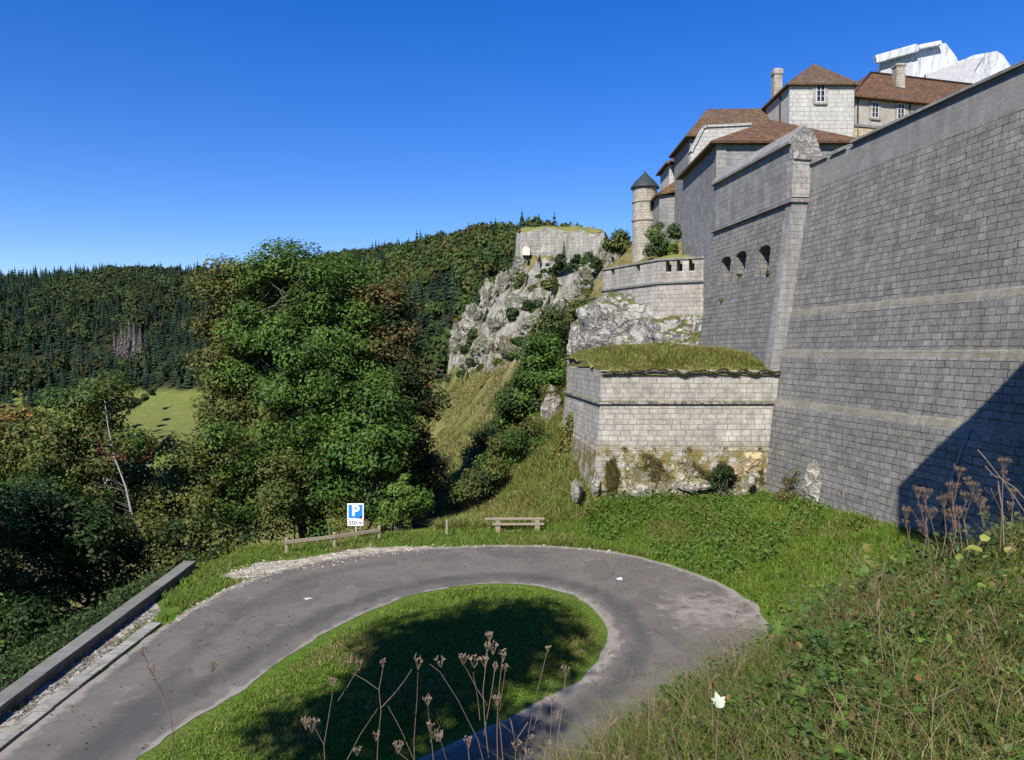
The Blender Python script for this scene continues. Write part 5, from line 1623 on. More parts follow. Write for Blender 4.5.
pc = [(.018, .036, .022), (.024, .044, .025), (.015, .030, .020), (.032, .050, .026)]
pd = [(.036, .055, .020), (.045, .062, .022), (.055, .065, .022), (.034, .052, .020), (.040, .058, .020)]
forest("hillside_forest", "dark mixed spruce forest covering the far hillside on the left", -130, 345, 430, 900, 6.3, .86, pc, pd,
       lambda X, Y, Z, px: (Y > 470 + 60 * (fbm(X * .02, 1.0, 2.0, 3) - .5) + np.where(px > 270, -40, 0)) & ~((px > 118) & (px < 205) & (Y < 512)) & ~((px > 110) & (px < 150) & (Y > 558) & (Y < 577)), 21)
forest("ridge_forest", "sunlit mixed forest climbing the ridge behind the cliff", 322, 700, 285, 800, 5.4, .74, pc + [(.028, .052, .022)], [(.050, .078, .020), (.060, .088, .022), (.045, .070, .020), (.066, .080, .024), (.052, .075, .020), (.075, .070, .024)],
       lambda X, Y, Z, px: (Y > 300) & (Y < 520 + (525 - px) * 1.7 + 60), 22)
# dead spruces on the hillside
M_deadf = M_dead
for i, (px, py0, py1, D) in enumerate([(121, 324, 357, 575), (129, 318, 360, 572), (134, 322, 372, 560), (140, 324, 356, 572), (114, 330, 358, 578), (125, 328, 360, 566), (145, 334, 356, 575), (118, 334, 360, 565)]):
    t = P(px, py0, D); h = max(14, (py1 - py0) / F * D)
    b_ = np.array([t[0], D, t[2] - h])
    o = empty("dead_spruce", tuple(b_), "bare grey dead spruce standing in the dark forest on the left hillside", "tree", "dead spruces on the hillside")
    V, Fq = conifer_geo(h, h * .15, 22, 60 + i, 9, .12, .28); V2 = V + b_
    C = np.repeat(np.array((.17, .145, .135)) * rng.uniform(.7, 1.3, (len(Fq), 1)), 4, 0)
    mesh_np("twigs", V2, Fq, M_needle, o, col=C)
    mb = MB(); mb.tube([b_, b_ + [0, 0, h]], [.3, .06], 5); mb.build("trunk", M_dead, o)
# meadow shrubs by the forest foot
for px, py, D, w in [(152, 392, 470, 4), (145, 398, 440, 3), (131, 405, 410, 3.2), (138, 402, 425, 2.6), (118, 408, 430, 3.5)]:
    bush("small dark shrub dotted on the green meadow below the far forest", lobes_px(D, [(px, py, w, w * 1.1)]), 'dark', 10, 1.5, 60, 1.2, .8, group="shrubs on the meadow")

# ------------------------------------------------------------------ houses of the valley
def house(label, px, py_ridge, D, w, d, hwall, hroof, rz, roof, windows=True):
    t = P(px, py_ridge, D); base = (t[0], t[1], t[2] - hroof - hwall)
    o = empty("village_house", base, label, "house", rz=0)
    c_, s_ = math.cos(rz), math.sin(rz)
    def tr_(x, y, z): return (base[0] + x * c_ - y * s_, base[1] + x * s_ + y * c_, base[2] + z)
    hw, hd = w / 2, d / 2
    V = [tr_(*q) for q in [(-hw, -hd, -3), (hw, -hd, -3), (hw, hd, -3), (-hw, hd, -3), (-hw, -hd, hwall), (hw, -hd, hwall), (hw, hd, hwall), (-hw, hd, hwall), (-hw, 0, hwall + hroof - .2), (hw, 0, hwall + hroof - .2)]]
    poly_mesh("wall", V, [(0, 1, 5, 4), (2, 3, 7, 6), (1, 2, 6, 9, 5), (3, 0, 4, 8, 7), (3, 2, 1, 0), (4, 5, 9, 8), (6, 7, 8, 9)], mat_plain("white_render", (.62, .60, .55), .9, .1, 1), o)
    ov = .6; sl = hroof / hd
    V = []
    for dz in (0, .22):
        V += [tr_(*q) for q in [(-hw - ov, -hd - ov, hwall - ov * sl + dz), (hw + ov, -hd - ov, hwall - ov * sl + dz), (hw + ov, 0, hwall + hroof + dz), (-hw - ov, 0, hwall + hroof + dz), (hw + ov, hd + ov, hwall - ov * sl + dz), (-hw - ov, hd + ov, hwall - ov * sl + dz)]]
    rf = poly_mesh("roof", V, [(3, 2, 1, 0), (5, 4, 2, 3), (6, 7, 8, 9), (9, 8, 10, 11), (0, 1, 7, 6), (1, 2, 8, 7), (2, 4, 10, 8), (4, 5, 11, 10), (5, 3, 9, 11), (3, 0, 6, 9)], roof, o)
    cb = MB(); cb.box(tr_(w * .2, 1.2, hwall + hroof), (.8, .8, 2.0), rz=rz); cb.build("chimney", M_frame, rf)
    if windows:
        for x in (-.3, 0, .3):
            window(o, tr_(x * w, -hd, hwall - 1.6), 1.0, 1.3, rz - math.pi / 2, .03)
    return o


house("red roofed white house glimpsed between the left trees in the valley", 124, 440, 150, 8.6, 8.5, 4.0, 3.2, .5, M_roof_red)
house("white house half hidden by orange leaves at the left edge in the valley", 16, 424, 190, 9, 8, 4.5, 2.8, -.7, M_roof_red)
# ------------------------------------------------------------------ grass
def blades(X, Y, Z, h, w, lean, cols, curl=.5):
    n = len(X); a_ = rng.uniform(0, 2 * math.pi, n); fx, fy = np.cos(a_), np.sin(a_)
    la = rng.uniform(0, 2 * math.pi, n); lx, ly = np.cos(la) * lean, np.sin(la) * lean
    b0 = np.stack([X, Y, Z - .02], -1); wd = np.stack([fx, fy, 0 * fx], -1) * (w / 2)[:, None]
    mid = b0 + np.stack([lx * h * .35, ly * h * .35, h * .6], -1)
    tip = b0 + np.stack([lx * h * (.8 + curl), ly * h * (.8 + curl), h * np.clip(1 - lean * curl * .5, .25, 1)], -1)
    V = np.stack([b0 - wd, b0 + wd, mid - wd * .8, mid + wd * .8, tip], 1).reshape(-1, 3)
    o = np.arange(n)[:, None] * 5
    Fq = np.concatenate([o + np.array([0, 1, 2]), o + np.array([1, 3, 2]), o + np.array([2, 3, 4])], 0)
    C = np.repeat(cols, 5, 0) * np.tile(np.array([.8, .8, 1, 1, 1.15]), n)[:, None]
    return V, Fq, C


GREEN = np.array([(.112, .195, .020), (.135, .225, .026), (.088, .160, .018), (.160, .225, .036)])
OLIVE = np.array([(.15, .145, .036), (.18, .165, .045), (.12, .130, .030), (.21, .18, .06)])
STRAW = np.array([(.30, .24, .11), (.24, .185, .085), (.36, .29, .15), (.20, .14, .07)])
BROWN = np.array([(.13, .080, .045), (.10, .065, .04), (.17, .11, .065), (.14, .10, .07)])


def pick(pal, n): return pal[rng.integers(0, len(pal), n)] * rng.uniform(.75, 1.25, (n, 1))


def scatter(n, x0, x1, y0, y1, mask):
    X = rng.uniform(x0, x1, n); Y = rng.uniform(y0, y1, n)
    m = mask(X, Y); return X[m], Y[m]


def turf(name, label, n, box, mask, h, w, palf, lean=.5, hz=None, zf=None, parent=None):
    X, Y = scatter(n, *box, mask)
    Z = H(X, Y) if zf is None else zf(X, Y)
    cl = fbm(X * 1.1, Y * 1.1, 3.3, 3)
    hh = rng.uniform(h[0], h[1], len(X)) * (.45 + 1.1 * cl)
    if hz is not None: hh = hh * hz(X, Y)
    V, Fq, C = blades(X, Y, Z, hh, rng.uniform(w[0], w[1], len(X)), rng.uniform(.1, lean * 2, len(X)), palf(X, Y, cl))
    o = mesh_np(name, V, Fq, M_blade, parent, col=C)
    if label: tag(o, label, "grass", kind="stuff")
    return o


def mixpal(weights, mul=1.0):
    def f(X, Y, cl):
        n = len(X); c_ = np.zeros((n, 3)); u = rng.random(n)
        acc = 0
        for pal, wt in weights:
            wt_ = wt(X, Y, cl) if callable(wt) else wt
            m = (u >= acc) & (u < acc + wt_); c_[m] = pick(pal, int(m.sum())); acc = acc + wt_
        m = c_.sum(1) == 0; c_[m] = pick(weights[-1][0], int(m.sum()))
        return c_ * mul
    return f


dry_p = lambda X, Y: fbm(X * .5, Y * .5, 7.7, 4)
turf("island_grass", "short green grass covering the island inside the bend", 110000, (-7.2, 2.9, 12, 25), lambda X, Y: sdist(ISLE_S, X, Y) < -.06, (.05, .15), (.014, .03),
     mixpal([(STRAW, lambda X, Y, c: .05 + .18 * sstep(.52, .7, dry_p(X, Y))), (OLIVE, lambda X, Y, c: .10 + .35 * sstep(.48, .65, dry_p(X, Y))), (GREEN, 1.0)]), hz=lambda X, Y: sstep(0, .7, -sdist(ISLE_S, X, Y)) * .8 + .3)
GPX = np.array(gp)
def verge(X, Y):
    d = sdist(OUTER_S, X, Y); dg = sdist(GPX, X, Y) + (fbm(X * 2, Y * 2, 4.4, 3) - .5) * 1.6
    pvd = sdist(np.array(pv), X, Y) + (fbm(X * 1.7, Y * 1.1, 1.7, 3) - .5) * 2.6
    ok = (d > .12) & (dg > .12) & (pvd > 0.0) & ~((X < -9.5) & (Y < 20.9) & (X > -10.03)) & ((Y > 26.3) | ((X > -10.75) & (X > -10.45 - .043 * (Y - 15.6) + .06)))
    return ok
turf("verge_grass", "green grass verge outside the bend up to the fence and benches", 120000, (-14, 4, 14, 36), lambda X, Y: verge(X, Y) & ((X < 3) | (Y > 27)), (.07, .24), (.014, .032),
     mixpal([(STRAW, lambda X, Y, c: .06 + .22 * sstep(.5, .7, dry_p(X, Y))), (OLIVE, .14), (GREEN, 1.0)]))
def shelf(X, Y):
    return (sdist(OUTER_S, X, Y) > .1) & (Y > 12) & (X < gwx(Y, 1.6) - .2) & ((Y < 34.35) | (X < 3.2)) & ((Y > 16) | (X > 4))
turf("meadow_grass", "lush green meadow grass below the low bastion and curtain wall", 150000, (1.5, 14.5, 16, 36), shelf, (.12, .36), (.016, .036),
     mixpal([(STRAW, lambda X, Y, c: .04 + .15 * sstep(.55, .7, dry_p(X, Y))), (OLIVE, lambda X, Y, c: .08 + .3 * sstep(.52, .66, dry_p(X, Y))), (GREEN, 1.0)]), lean=.55)
# broad-leaved weeds in the meadow
X, Y = scatter(11000, 3, 13.5, 24, 35, lambda X, Y: shelf(X, Y) & (fbm(X * .5, Y * .5, 2.9, 3) > .47) & (Y > 25))
p_ = np.stack([X, Y, H(X, Y) + rng.uniform(.1, .5, len(X)) * (.3 + fbm(X * .8, Y * .8, 5.1, 3))], -1)
V, Fq = leaf_quads(p_, unit(rng.normal(size=(len(X), 3)) * .5 + [0, 0, 1]), .16, .09)
tag(mesh_np("nettle_patch", V, Fq, M_leaf, col=np.repeat(palette('ash', len(X)) * 1.15, 4, 0)), "leafy green weeds growing thick in the meadow below the low bastion", "weeds", kind="stuff")
turf("slope_grass", "tall dry grass on the slope between the dark trees and the low bastion", 90000, (-6, 4.2, 32.5, 62), lambda X, Y: ((X < 3.6 - .1 * (Y - 34)) | (Y > 44)) & (X > -3.4 - .05 * (Y - 33)) & (sdist(np.array(b1), X, Y) > .2), (.22, .60), (.024, .05),
     mixpal([(STRAW, .22), (GREEN, .40), (OLIVE, 1.0)]), lean=.5)
def lowz(X, Y): return 6.45 + lowtop(X, Y, -sdist(np.array(b1), X, Y))
turf("bastion_grass", "shaggy olive brown grass growing on top of the low bastion", 60000, (2.9, 12.2, 34.2, 43.6), lambda X, Y: sdist(np.array(b1), X, Y) < -.07, (.14, .38), (.016, .034),
     mixpal([(STRAW, .26), (GREEN, .32), (OLIVE, 1.0)], 1.22), lean=.75, zf=lowz, hz=lambda X, Y: (.45 + .55 * sstep(0, .8, -sdist(np.array(b1), X, Y))) * (.5 + 1.0 * fbm(X * .7, Y * .7, 4.1, 3)))
def far_slope(X, Y):
    z = H(X, Y); return (z < 8 + 5 * fbm(X * .1, Y * .1, 3.1, 2)) & (X > -22) & (fbm(X * .25, Y * .2, 4.9, 3) > .40)
turf("meadow_grass", "dry yellowing grass on the steep meadow under the crag", 90000, (-26, 7, 60, 168), far_slope, (.25, .7), (.06, .14),
     mixpal([(STRAW, .30), (GREEN, .12), (OLIVE, 1.0)]), lean=.6)
turf("slope_grass", "rough grass behind the low bastion below the casemate wall", 26000, (3.4, 11.8, 43.2, 51), lambda X, Y: (X < 12.6 - .14 * (Y - 34) - 1.4), (.2, .5), (.024, .05),
     mixpal([(STRAW, .22), (GREEN, .22), (OLIVE, 1.0)]), lean=.6)
# rusty fringe hanging over the lip, and tufts clinging to the lower wall
X = rng.uniform(4.0, 12.0, 5000); Y = np.full(5000, 34.36); Z = 6.62 + (fbm(X * 2.2, 1.0, 2.0, 3) - .5) * .35
V, Fq, C = blades(X, Y - rng.uniform(0, .12, 5000), Z, rng.uniform(.04, .15, 5000), rng.uniform(.012, .026, 5000), rng.uniform(.4, 1.6, 5000), np.where(rng.random((5000, 1)) < .25, pick(BROWN, 5000), pick(OLIVE, 5000)))
n1_ = len(V)
Xw = rng.uniform(4.2, 11.2, 60000); Zw = rng.uniform(.8, 3.2, 60000)
dens = fbm(Xw * 1.9 + .6 * Zw, Zw * 1.3 + .3 * Xw, 6.6, 5) + .22 * sstep(3.0, 1.0, Zw) - .10 * sstep(6.5, 8.8, Xw) * sstep(1.2, 2.4, Zw)
m = dens + rng.normal(size=len(dens)) * .05 > .575; Xw, Zw = Xw[m], Zw[m]
Yw = 34.42 - (.22 + (2.9 - Zw) * .098) - .0
V2, F2, C2 = blades(Xw, Yw - rng.uniform(0, .16, len(Xw)) * sstep(2.9, 1.5, Zw), Zw, rng.uniform(.05, .22, len(Xw)), rng.uniform(.016, .032, len(Xw)), rng.uniform(.3, 1.4, len(Xw)), np.where(rng.random((len(Xw), 1)) < .35, pick(STRAW, len(Xw)) * .75, pick(OLIVE, len(Xw))))
tag(mesh_np("clinging_grass", np.vstack([V, V2]), np.vstack([Fq, F2 + n1_]), M_blade, col=np.vstack([C, C2])), "tufts of grass and moss clinging to the lip and lower courses of the low bastion", "grass", kind="stuff")

# ------------------------------------------------------------------ the bank in the foreground
def on_bank(X, Y):
    return (H(X, Y, False) > .5) & (X < .67 * Y + 2.4)
def BH(X, Y): return H(X, Y)
def bank_w(X, Y): return 1.0
gmask = lambda X, Y: on_bank(X, Y) & (Y < 14.5)
turf("bank_grass", "tangled green and straw coloured long grass on the bank in the foreground", 120000, (-1.2, 10.5, 2.2, 14.5), gmask, (.15, .60), (.005, .011),
     mixpal([(STRAW, lambda X, Y, c: .10 + .28 * sstep(.48, .62, dry_p(X * 1.3, Y * 1.3))), (BROWN, lambda X, Y, c: .03 + .20 * sstep(3.0, .8, X)), (OLIVE, .26), (GREEN, 1.0)], .84), lean=.72)
# dry stems standing in it
X, Y = scatter(1150, -1.0, 9, 3, 13, gmask); keep = rng.random(len(X)) < np.clip(.8 - .09 * X, .15, 1); X, Y = X[keep], Y[keep]; Z = H(X, Y)
mb = MB()
for x_, y_, z_ in zip(X, Y, Z):
    h = random.uniform(.35, .9); a_ = random.uniform(0, 6.28); l = random.uniform(.1, .6) * h
    t = (x_ + math.cos(a_) * l, y_ + math.sin(a_) * l, z_ + h * .95)
    mb.tube([(x_, y_, z_), (x_ + math.cos(a_) * l * .3, y_ + math.sin(a_) * l * .3, z_ + h * .55), t], [.0042, .0032, .0016], 3, cap=False)
    if random.random() < .4:
        for _ in range(4):
            b_ = random.uniform(0, 6.28); s_ = random.uniform(.05, .14); mb.tube([(t[0], t[1], t[2] - .1 * random.random()), (t[0] + math.cos(b_) * s_, t[1] + math.sin(b_) * s_, t[2] + s_ * .7)], [.0022, .004], 3, cap=False)
M_stem = mat_plain("dry_stem", (.15, .105, .070), .9, .45, 25)
M_stem2 = mat_plain("pale_dry_stem", (.20, .145, .10), .9, .35, 25)
tag(mb.build("dry_stems", M_stem), "thin brown dead stems standing all over the foreground bank", "dead stems", kind="stuff")


def leaf_template(kind):
    """outline of one leaf lying in x (across), y (along), folded a little at the midrib"""
    if kind == 'oval':
        half = [(0, 0), (.16, .1), (.30, .32), (.33, .52), (.24, .75), (.10, .92), (0, 1.0)]
    elif kind == 'bramble':
        half = [(0, 0), (.22, .02), (.34, .2), (.30, .27), (.40, .42), (.33, .48), (.33, .64), (.22, .72), (.15, .88), (0, 1.05)]
    elif kind == 'maple':
        half = [(0, 0), (.16, -.07), (.30, .0), (.42, .02), (.40, .14), (.60, .27), (.50, .34), (.72, .60), (.50, .56), (.36, .52), (.20, .46), (.27, .68), (.20, .78), (.13, .86), (0, 1.12)]
    else:  # thistle / ragwort
        half = [(0, 0), (.06, .12), (.24, .1), (.10, .24), (.10, .32), (.32, .36), (.12, .46), (.12, .54), (.28, .62), (.11, .68), (.09, .78), (.16, .86), (0, 1.05)]
    R_ = [(x, y, .25 * x) for x, y in half]
    L_ = [(-x, y, .25 * x) for x, y in half[1:-1]]
    V = R_ + L_; n = len(half); F_ = []
    mids = list(range(n))
    # right side fan and left side fan against points on the midrib
    V2 = V + [(0, y, 0) for x, y in half[1:-1]]
    mid = lambda i: 0 if i == 0 else (n - 1 if i == n - 1 else len(V) + i - 1)
    lf = lambda i: 0 if i == 0 else (n - 1 if i == n - 1 else n + i - 1)
    for i in range(n - 1):
        for side in (lambda i: i, lf):
            q = [mid(i), side(i), side(i + 1), mid(i + 1)]
            q = [v for j, v in enumerate(q) if v not in q[:j]]
            if len(q) == 3: F_.append((q[0], q[1], q[2]))
            elif len(q) == 4: F_.append((q[0], q[1], q[2])); F_.append((q[0], q[2], q[3]))
    V2 = np.array(V2, float); V2[:, 2] -= .18 * V2[:, 1] ** 2
    return V2, np.array(F_)


LT = {k_: leaf_template(k_) for k_ in ('oval', 'bramble', 'maple', 'thistle')}


def place_leaves(kind, pos, size, cols, up=1.2, yaw=None):
    V0, F0 = LT[kind]; n = len(pos)
    nr_ = unit(rng.normal(size=(n, 3)) * .55 + [0, 0, up]); r_ = unit(rng.normal(size=(n, 3)))
    t = unit(r_ - nr_ * (r_ * nr_).sum(1, keepdims=True)); b_ = np.cross(t, nr_)
    M_ = np.stack([b_, t, nr_], 1) * size[:, None, None]
    W = np.einsum('vi,nij->nvj', V0, M_) + pos[:, None, :]
    k_ = len(V0)
    return W.reshape(-1, 3), (F0[None] + np.arange(n)[:, None, None] * k_).reshape(-1, 3), np.repeat(cols, k_, 0)


BANKMUL = .78


def herb_mass(name, label, n, box, mask, kinds, size, pal, zr, cat="weeds", mul=1.0):
    Vs, Fs, Cs, off = [], [], [], 0
    for kind, share in kinds:
        X, Y = scatter(int(n * share), *box, mask)
        Z = H(X, Y) + rng.uniform(*zr, len(X)) * (.35 + 1.3 * fbm(X * .9, Y * .9, 5.9, 3))
        V, Fq, C = place_leaves(kind, np.stack([X, Y, Z], -1), rng.uniform(*size, len(X)), palette(pal, len(X)) * mul)
        Vs.append(V); Fs.append(Fq + off); Cs.append(C); off += len(V)
    return tag(mesh_np(name, np.vstack(Vs), np.vstack(Fs), M_leaf, col=np.vstack(Cs)), label, cat, kind="stuff")


hm = lambda th, s_: (lambda X, Y: gmask(X, Y) & (fbm(X * .8, Y * .8, s_, 3) > th))
herb_mass("low_herbs", "small leafy herbs woven through the grass of the foreground bank", 26000, (-1, 10, 2.5, 14), hm(.42, 1.2), [('oval', .8), ('bramble', .2)], (.03, .075), 'bush', (.05, .45))
herb_mass("herb_patch", "fresh green herbs in a bright patch at the lower right of the bank", 3400, (2.2, 7, 2.5, 8.5), lambda X, Y: gmask(X, Y) & (fbm(X * .7, Y * .7, 8.2, 3) > .5), [('thistle', .6), ('oval', .4)], (.06, .13), 'ash', (.05, .35), mul=1.3)
bc = lambda X, Y: gmask(X, Y) & (X > 3.0 + .15 * (Y - 8)) & (Y > 6.6 + .12 * X) & (fbm(X * .9, Y * .9, 3.1, 3) > .38)
herb_mass("bramble_thicket", "bramble thicket along the crest of the bank on the right", 7000, (2.6, 12, 6.5, 14.5), bc, [('bramble', 1.0)], (.04, .095), 'bush', (.10, .75), cat="brambles", mul=1.15)
herb_mass("bramble_thicket", "pale yellow green bramble leaves scattered over the crest of the bank", 700, (2.8, 12, 6.5, 14.5), bc, [('bramble', 1.0)], (.04, .085), 'olive', (.3, .75), cat="brambles", mul=1.35)
herb_mass("low_herbs", "rust brown withered leaves caught in the foreground bank", 2600, (-1, 9, 2.5, 13.5), gmask, [('oval', .6), ('bramble', .4)], (.03, .08), 'brown', (.1, .6), cat="withered leaves", mul=1.2)

# undergrowth pressing against the outer side of the parapet
X, Y = scatter(30000, -13.6, -10.6, 8, 31, lambda X, Y: (X < -10.86 - .043 * (Y - 15.6)) & (X > -12.9 - .02 * Y))
p_ = np.stack([X, Y, H(X, Y) + rng.uniform(0, 1, len(X)) ** 1.3 * (.25 + .9 * fbm(X * .9, Y * .9, 2.2, 3)) * sstep(-10.8, -11.8, X + .043 * (Y - 15.6))], -1)
V, Fq = leaf_quads(p_, unit(rng.normal(size=(len(X), 3)) * .6 + [0, 0, 1]), .12, .075)
tag(mesh_np("undergrowth", V, Fq, M_leaf, col=np.repeat(palette('bush', len(X)) * .8, 4, 0)), "leafy undergrowth pressing against the outer side of the stone parapet", "undergrowth", kind="stuff")
herb_mass("bramble_thicket", "dark leafy bramble clumps spread through the grass of the bank", 14000, (0, 9, 3, 12), lambda X, Y: gmask(X, Y) & (fbm(X * 1.1, Y * 1.1, 6.1, 3) > .54), [('bramble', 1.0)], (.04, .085), 'maple', (.05, .5), cat="brambles", mul=.95)
# single plants that stand out
def leafy_plant(name, label, px, py, D, kind, size, pal, n=5, h=.3, mul=1.0, az=0.0, spread=.09):
    t = P(px, py, D); t[2] = Hs(t[0], t[1]) + h; b_ = np.array([t[0], t[1], t[2] - h])
    o = empty(name, tuple(b_), label, "plant")
    mb = MB(); mb.tube([b_ - [0, 0, .4], b_ + [0.01, 0, h * .6], t], [.006, .005, .003], 5); mb.build("stem", M_stem, o)
    pos = t + rng.normal(size=(n, 3)) * spread * np.array([1, 1, .7]); pos[0] = t
    V, Fq, C = place_leaves(kind, pos, size * rng.uniform(.7, 1.1, n), palette(pal, n) * mul, up=.4)
    mesh_np("leaves", V, Fq, M_leaf, o, col=C)
    return o


# the one pale sycamore leaf, turned to the lens with its pale underside
t = P(719, 703, 5.6); so = empty("sycamore_seedling", (t[0], t[1], t[2] - .35), "seedling holding up one big pale mint green lobed leaf in the foreground", "plant")
mb = MB(); mb.tube([t - [0.02, 0, .5], t - [.01, 0, .2], t], [.006, .004, .003], 5); mb.build("stem", M_stem, so)
V0, F0 = LT['maple']; d_ = np.array([0, -.75, .66]); up_ = np.array([-.12, .66, .75]); up_ /= np.linalg.norm(up_); b_ = np.cross(up_, d_); b_ /= np.linalg.norm(b_)
V = (V0[:, :1] * b_ * .95 + V0[:, 1:2] * up_ * 1.35 + V0[:, 2:] * d_) * .085 + t - up_ * .03
mesh_np("leaf", V, F0, M_leaf, so, col=np.tile(np.array([[.50, .60, .42]]), (len(V), 1)))
leafy_plant("maple_seedling", "broad yellow green maple leaves at the crest of the bank by the shadow edge", 880, 541, 10.6, 'maple', .13, 'olive', 12, .45, 1.3, spread=.2)
leafy_plant("maple_seedling", "pale green upright seedling on the left slope of the bramble thicket", 885, 572, 9.8, 'maple', .13, 'ash', 12, .45, 1.3, spread=.16)
leafy_plant("thistle", "dark green thistle leaves sprawling left of centre on the bank", 826, 640, 7.6, 'thistle', .26, 'maple', 14, .35, 1.1, spread=.2)
leafy_plant("thistle", "light green pointed leaves beside the road edge on the bank", 800, 620, 8.3, 'thistle', .22, 'ash', 12, .35, 1.2, spread=.2)
leafy_plant("bramble_shoot", "pale silvery bramble shoot leaning over the right end of the thicket", 1004, 538, 9.0, 'bramble', .13, 'olive', 22, .45, 2.0, spread=.26)
leafy_plant("bramble_shoot", "bramble shoot with light leaves near the lower middle of the bank", 662, 722, 6.2, 'bramble', .09, 'ash', 12, .35, 1.3, spread=.16)

# dead umbels in front of the lens
def umbel(mb, c, s_, n=9):
    c = np.array(c)
    for i in range(n):
        a_ = 2 * math.pi * (i + random.random() * .6) / n; tl = random.uniform(.35, .95)
        d_ = np.array([math.cos(a_) * tl * .62, math.sin(a_) * tl * .62, random.uniform(.75, 1.05)]); e_ = c + d_ * s_
        mb.tube([c, c + d_ * s_ * .55 + np.array([0, 0, -.04 * s_]), e_], [.0012, .0009, .0011], 3, cap=False)
        for _ in range(6):
            q = rng.normal(size=3) * .11 * s_; q[2] = abs(q[2]) * 1.5
            mb.tube([e_, e_ + q * .5, e_ + q], [.0009, .0027, .0010], 3, cap=False)


def stalk(label, paths, D, heads, hs=.055, mat=None, group=None, thick=.0042, dd=.0):
    """paths: pixel polylines whose first runs from the root upward"""
    r0 = P(*paths[0][0], D)
    gz = r0[2] - .5
    o = empty("dead_umbel", (r0[0], r0[1], gz), label, "dead plant", group)
    mb = MB()
    for i, pth in enumerate(paths):
        pts = [P(px, py, D + dd * j + random.uniform(-.04, .04)) for j, (px, py) in enumerate(pth)]
        if i == 0: pts = [np.array([r0[0], r0[1], gz])] + pts
        r_ = np.linspace(thick * .72 if i == 0 else thick * .5, thick * .36, len(pts))
        mb.tube(pts, list(r_), 5, cap=False)
    mb.build("stem", mat or M_stem, o, smooth=True)
    for px, py in heads:
        hb_ = MB(); umbel(hb_, P(px, py, D), hs * random.uniform(.6, 1.0), random.choice((6, 8, 10))); hb_.build("flower_head", mat or M_stem2, o)
    return o


stalk("tall dead umbel with two heads in front of the road at lower left", [[(174, 775), (173, 733), (170, 715), (160, 690), (150, 668), (144, 655)], [(173, 731), (190, 709), (205, 690), (213, 668)], [(163, 695), (156, 681)]], 3.6, [(143, 656), (157, 684), (213, 672), (152, 676)], .05)
stalk("dead umbel furthest left of the middle clump with a tilted head", [[(326, 790), (324, 745), (329, 715), (333, 690)], [(324, 745), (316, 730), (311, 722)]], 3.9, [(333, 687), (312, 733), (306, 730)], .06)
stalk("dead umbel with three forked heads over the island shadow", [[(376, 790), (378, 740), (381, 712), (379, 690), (383, 668)], [(379, 690), (365, 680), (350, 672), (347, 668)], [(381, 708), (395, 693), (405, 680), (412, 669)], [(347, 760), (360, 735), (378, 708)], [(338, 701), (349, 684), (358, 668)]], 4.0, [(383, 668), (359, 671), (376, 741), (348, 669)], .06)
stalk("slim dead umbel with one spreading head at the middle of the clump", [[(415, 790), (414, 740), (417, 700), (418, 672)], [(414, 760), (401, 730), (388, 706)]], 4.2, [(418, 670)], .065)
stalk("dead umbel with nodding heads bent to the right of the clump", [[(436, 790), (432, 745), (429, 720), (428, 705)], [(430, 742), (440, 726), (436, 720)], [(488, 780), (478, 740), (458, 700), (440, 672), (430, 664)]], 4.1, [(428, 706), (430, 732), (441, 668), (437, 742)], .055)
stalk("tall bushy dead stalk crowned with many withered heads right of the clump", [[(490, 800), (489, 760), (485, 725), (483, 690), (487, 655), (489, 642)], [(498, 780), (497, 730), (498, 700), (500, 680), (503, 655)], [(484, 735), (492, 690), (495, 668)], [(487, 705), (475, 685), (466, 668), (462, 662)], [(480, 720), (478, 700), (473, 672)], [(503, 760), (499, 715), (505, 672)]], 3.9, [(487, 652), (490, 642), (503, 662), (506, 672), (495, 672), (497, 706), (463, 665), (474, 668), (485, 668), (493, 655)], .055, thick=.005)
stalk("thin straw coloured stalk leaning right before the grey road", [[(522, 800), (526, 745), (535, 700), (545, 660), (549, 646)], [(533, 730), (543, 700), (553, 680)]], 4.3, [(548, 652)], .035, M_stem2, thick=.003)
stalk("cluster of pale withered stalks at the right end of the foreground clump", [[(556, 800), (557, 745), (563, 700), (566, 672)], [(548, 790), (550, 745), (552, 700)], [(541, 800), (545, 750), (530, 738)]], 4.4, [(566, 676), (552, 702), (531, 742), (557, 720)], .05, M_stem2)
stalk("low brown umbel half out of the bottom edge near the clump", [[(470, 800), (470, 770), (468, 745)], [(452, 790), (447, 762), (440, 738)], [(440, 800), (420, 770), (398, 752)]], 3.7, [(469, 748), (440, 742), (398, 754), (357, 756)], .05)
stalk("short dark umbel by the bottom edge right of the clump", [[(512, 800), (513, 775), (516, 752)], [(530, 800), (533, 775), (528, 758)]], 3.9, [(516, 752), (528, 758), (548, 750)], .05)
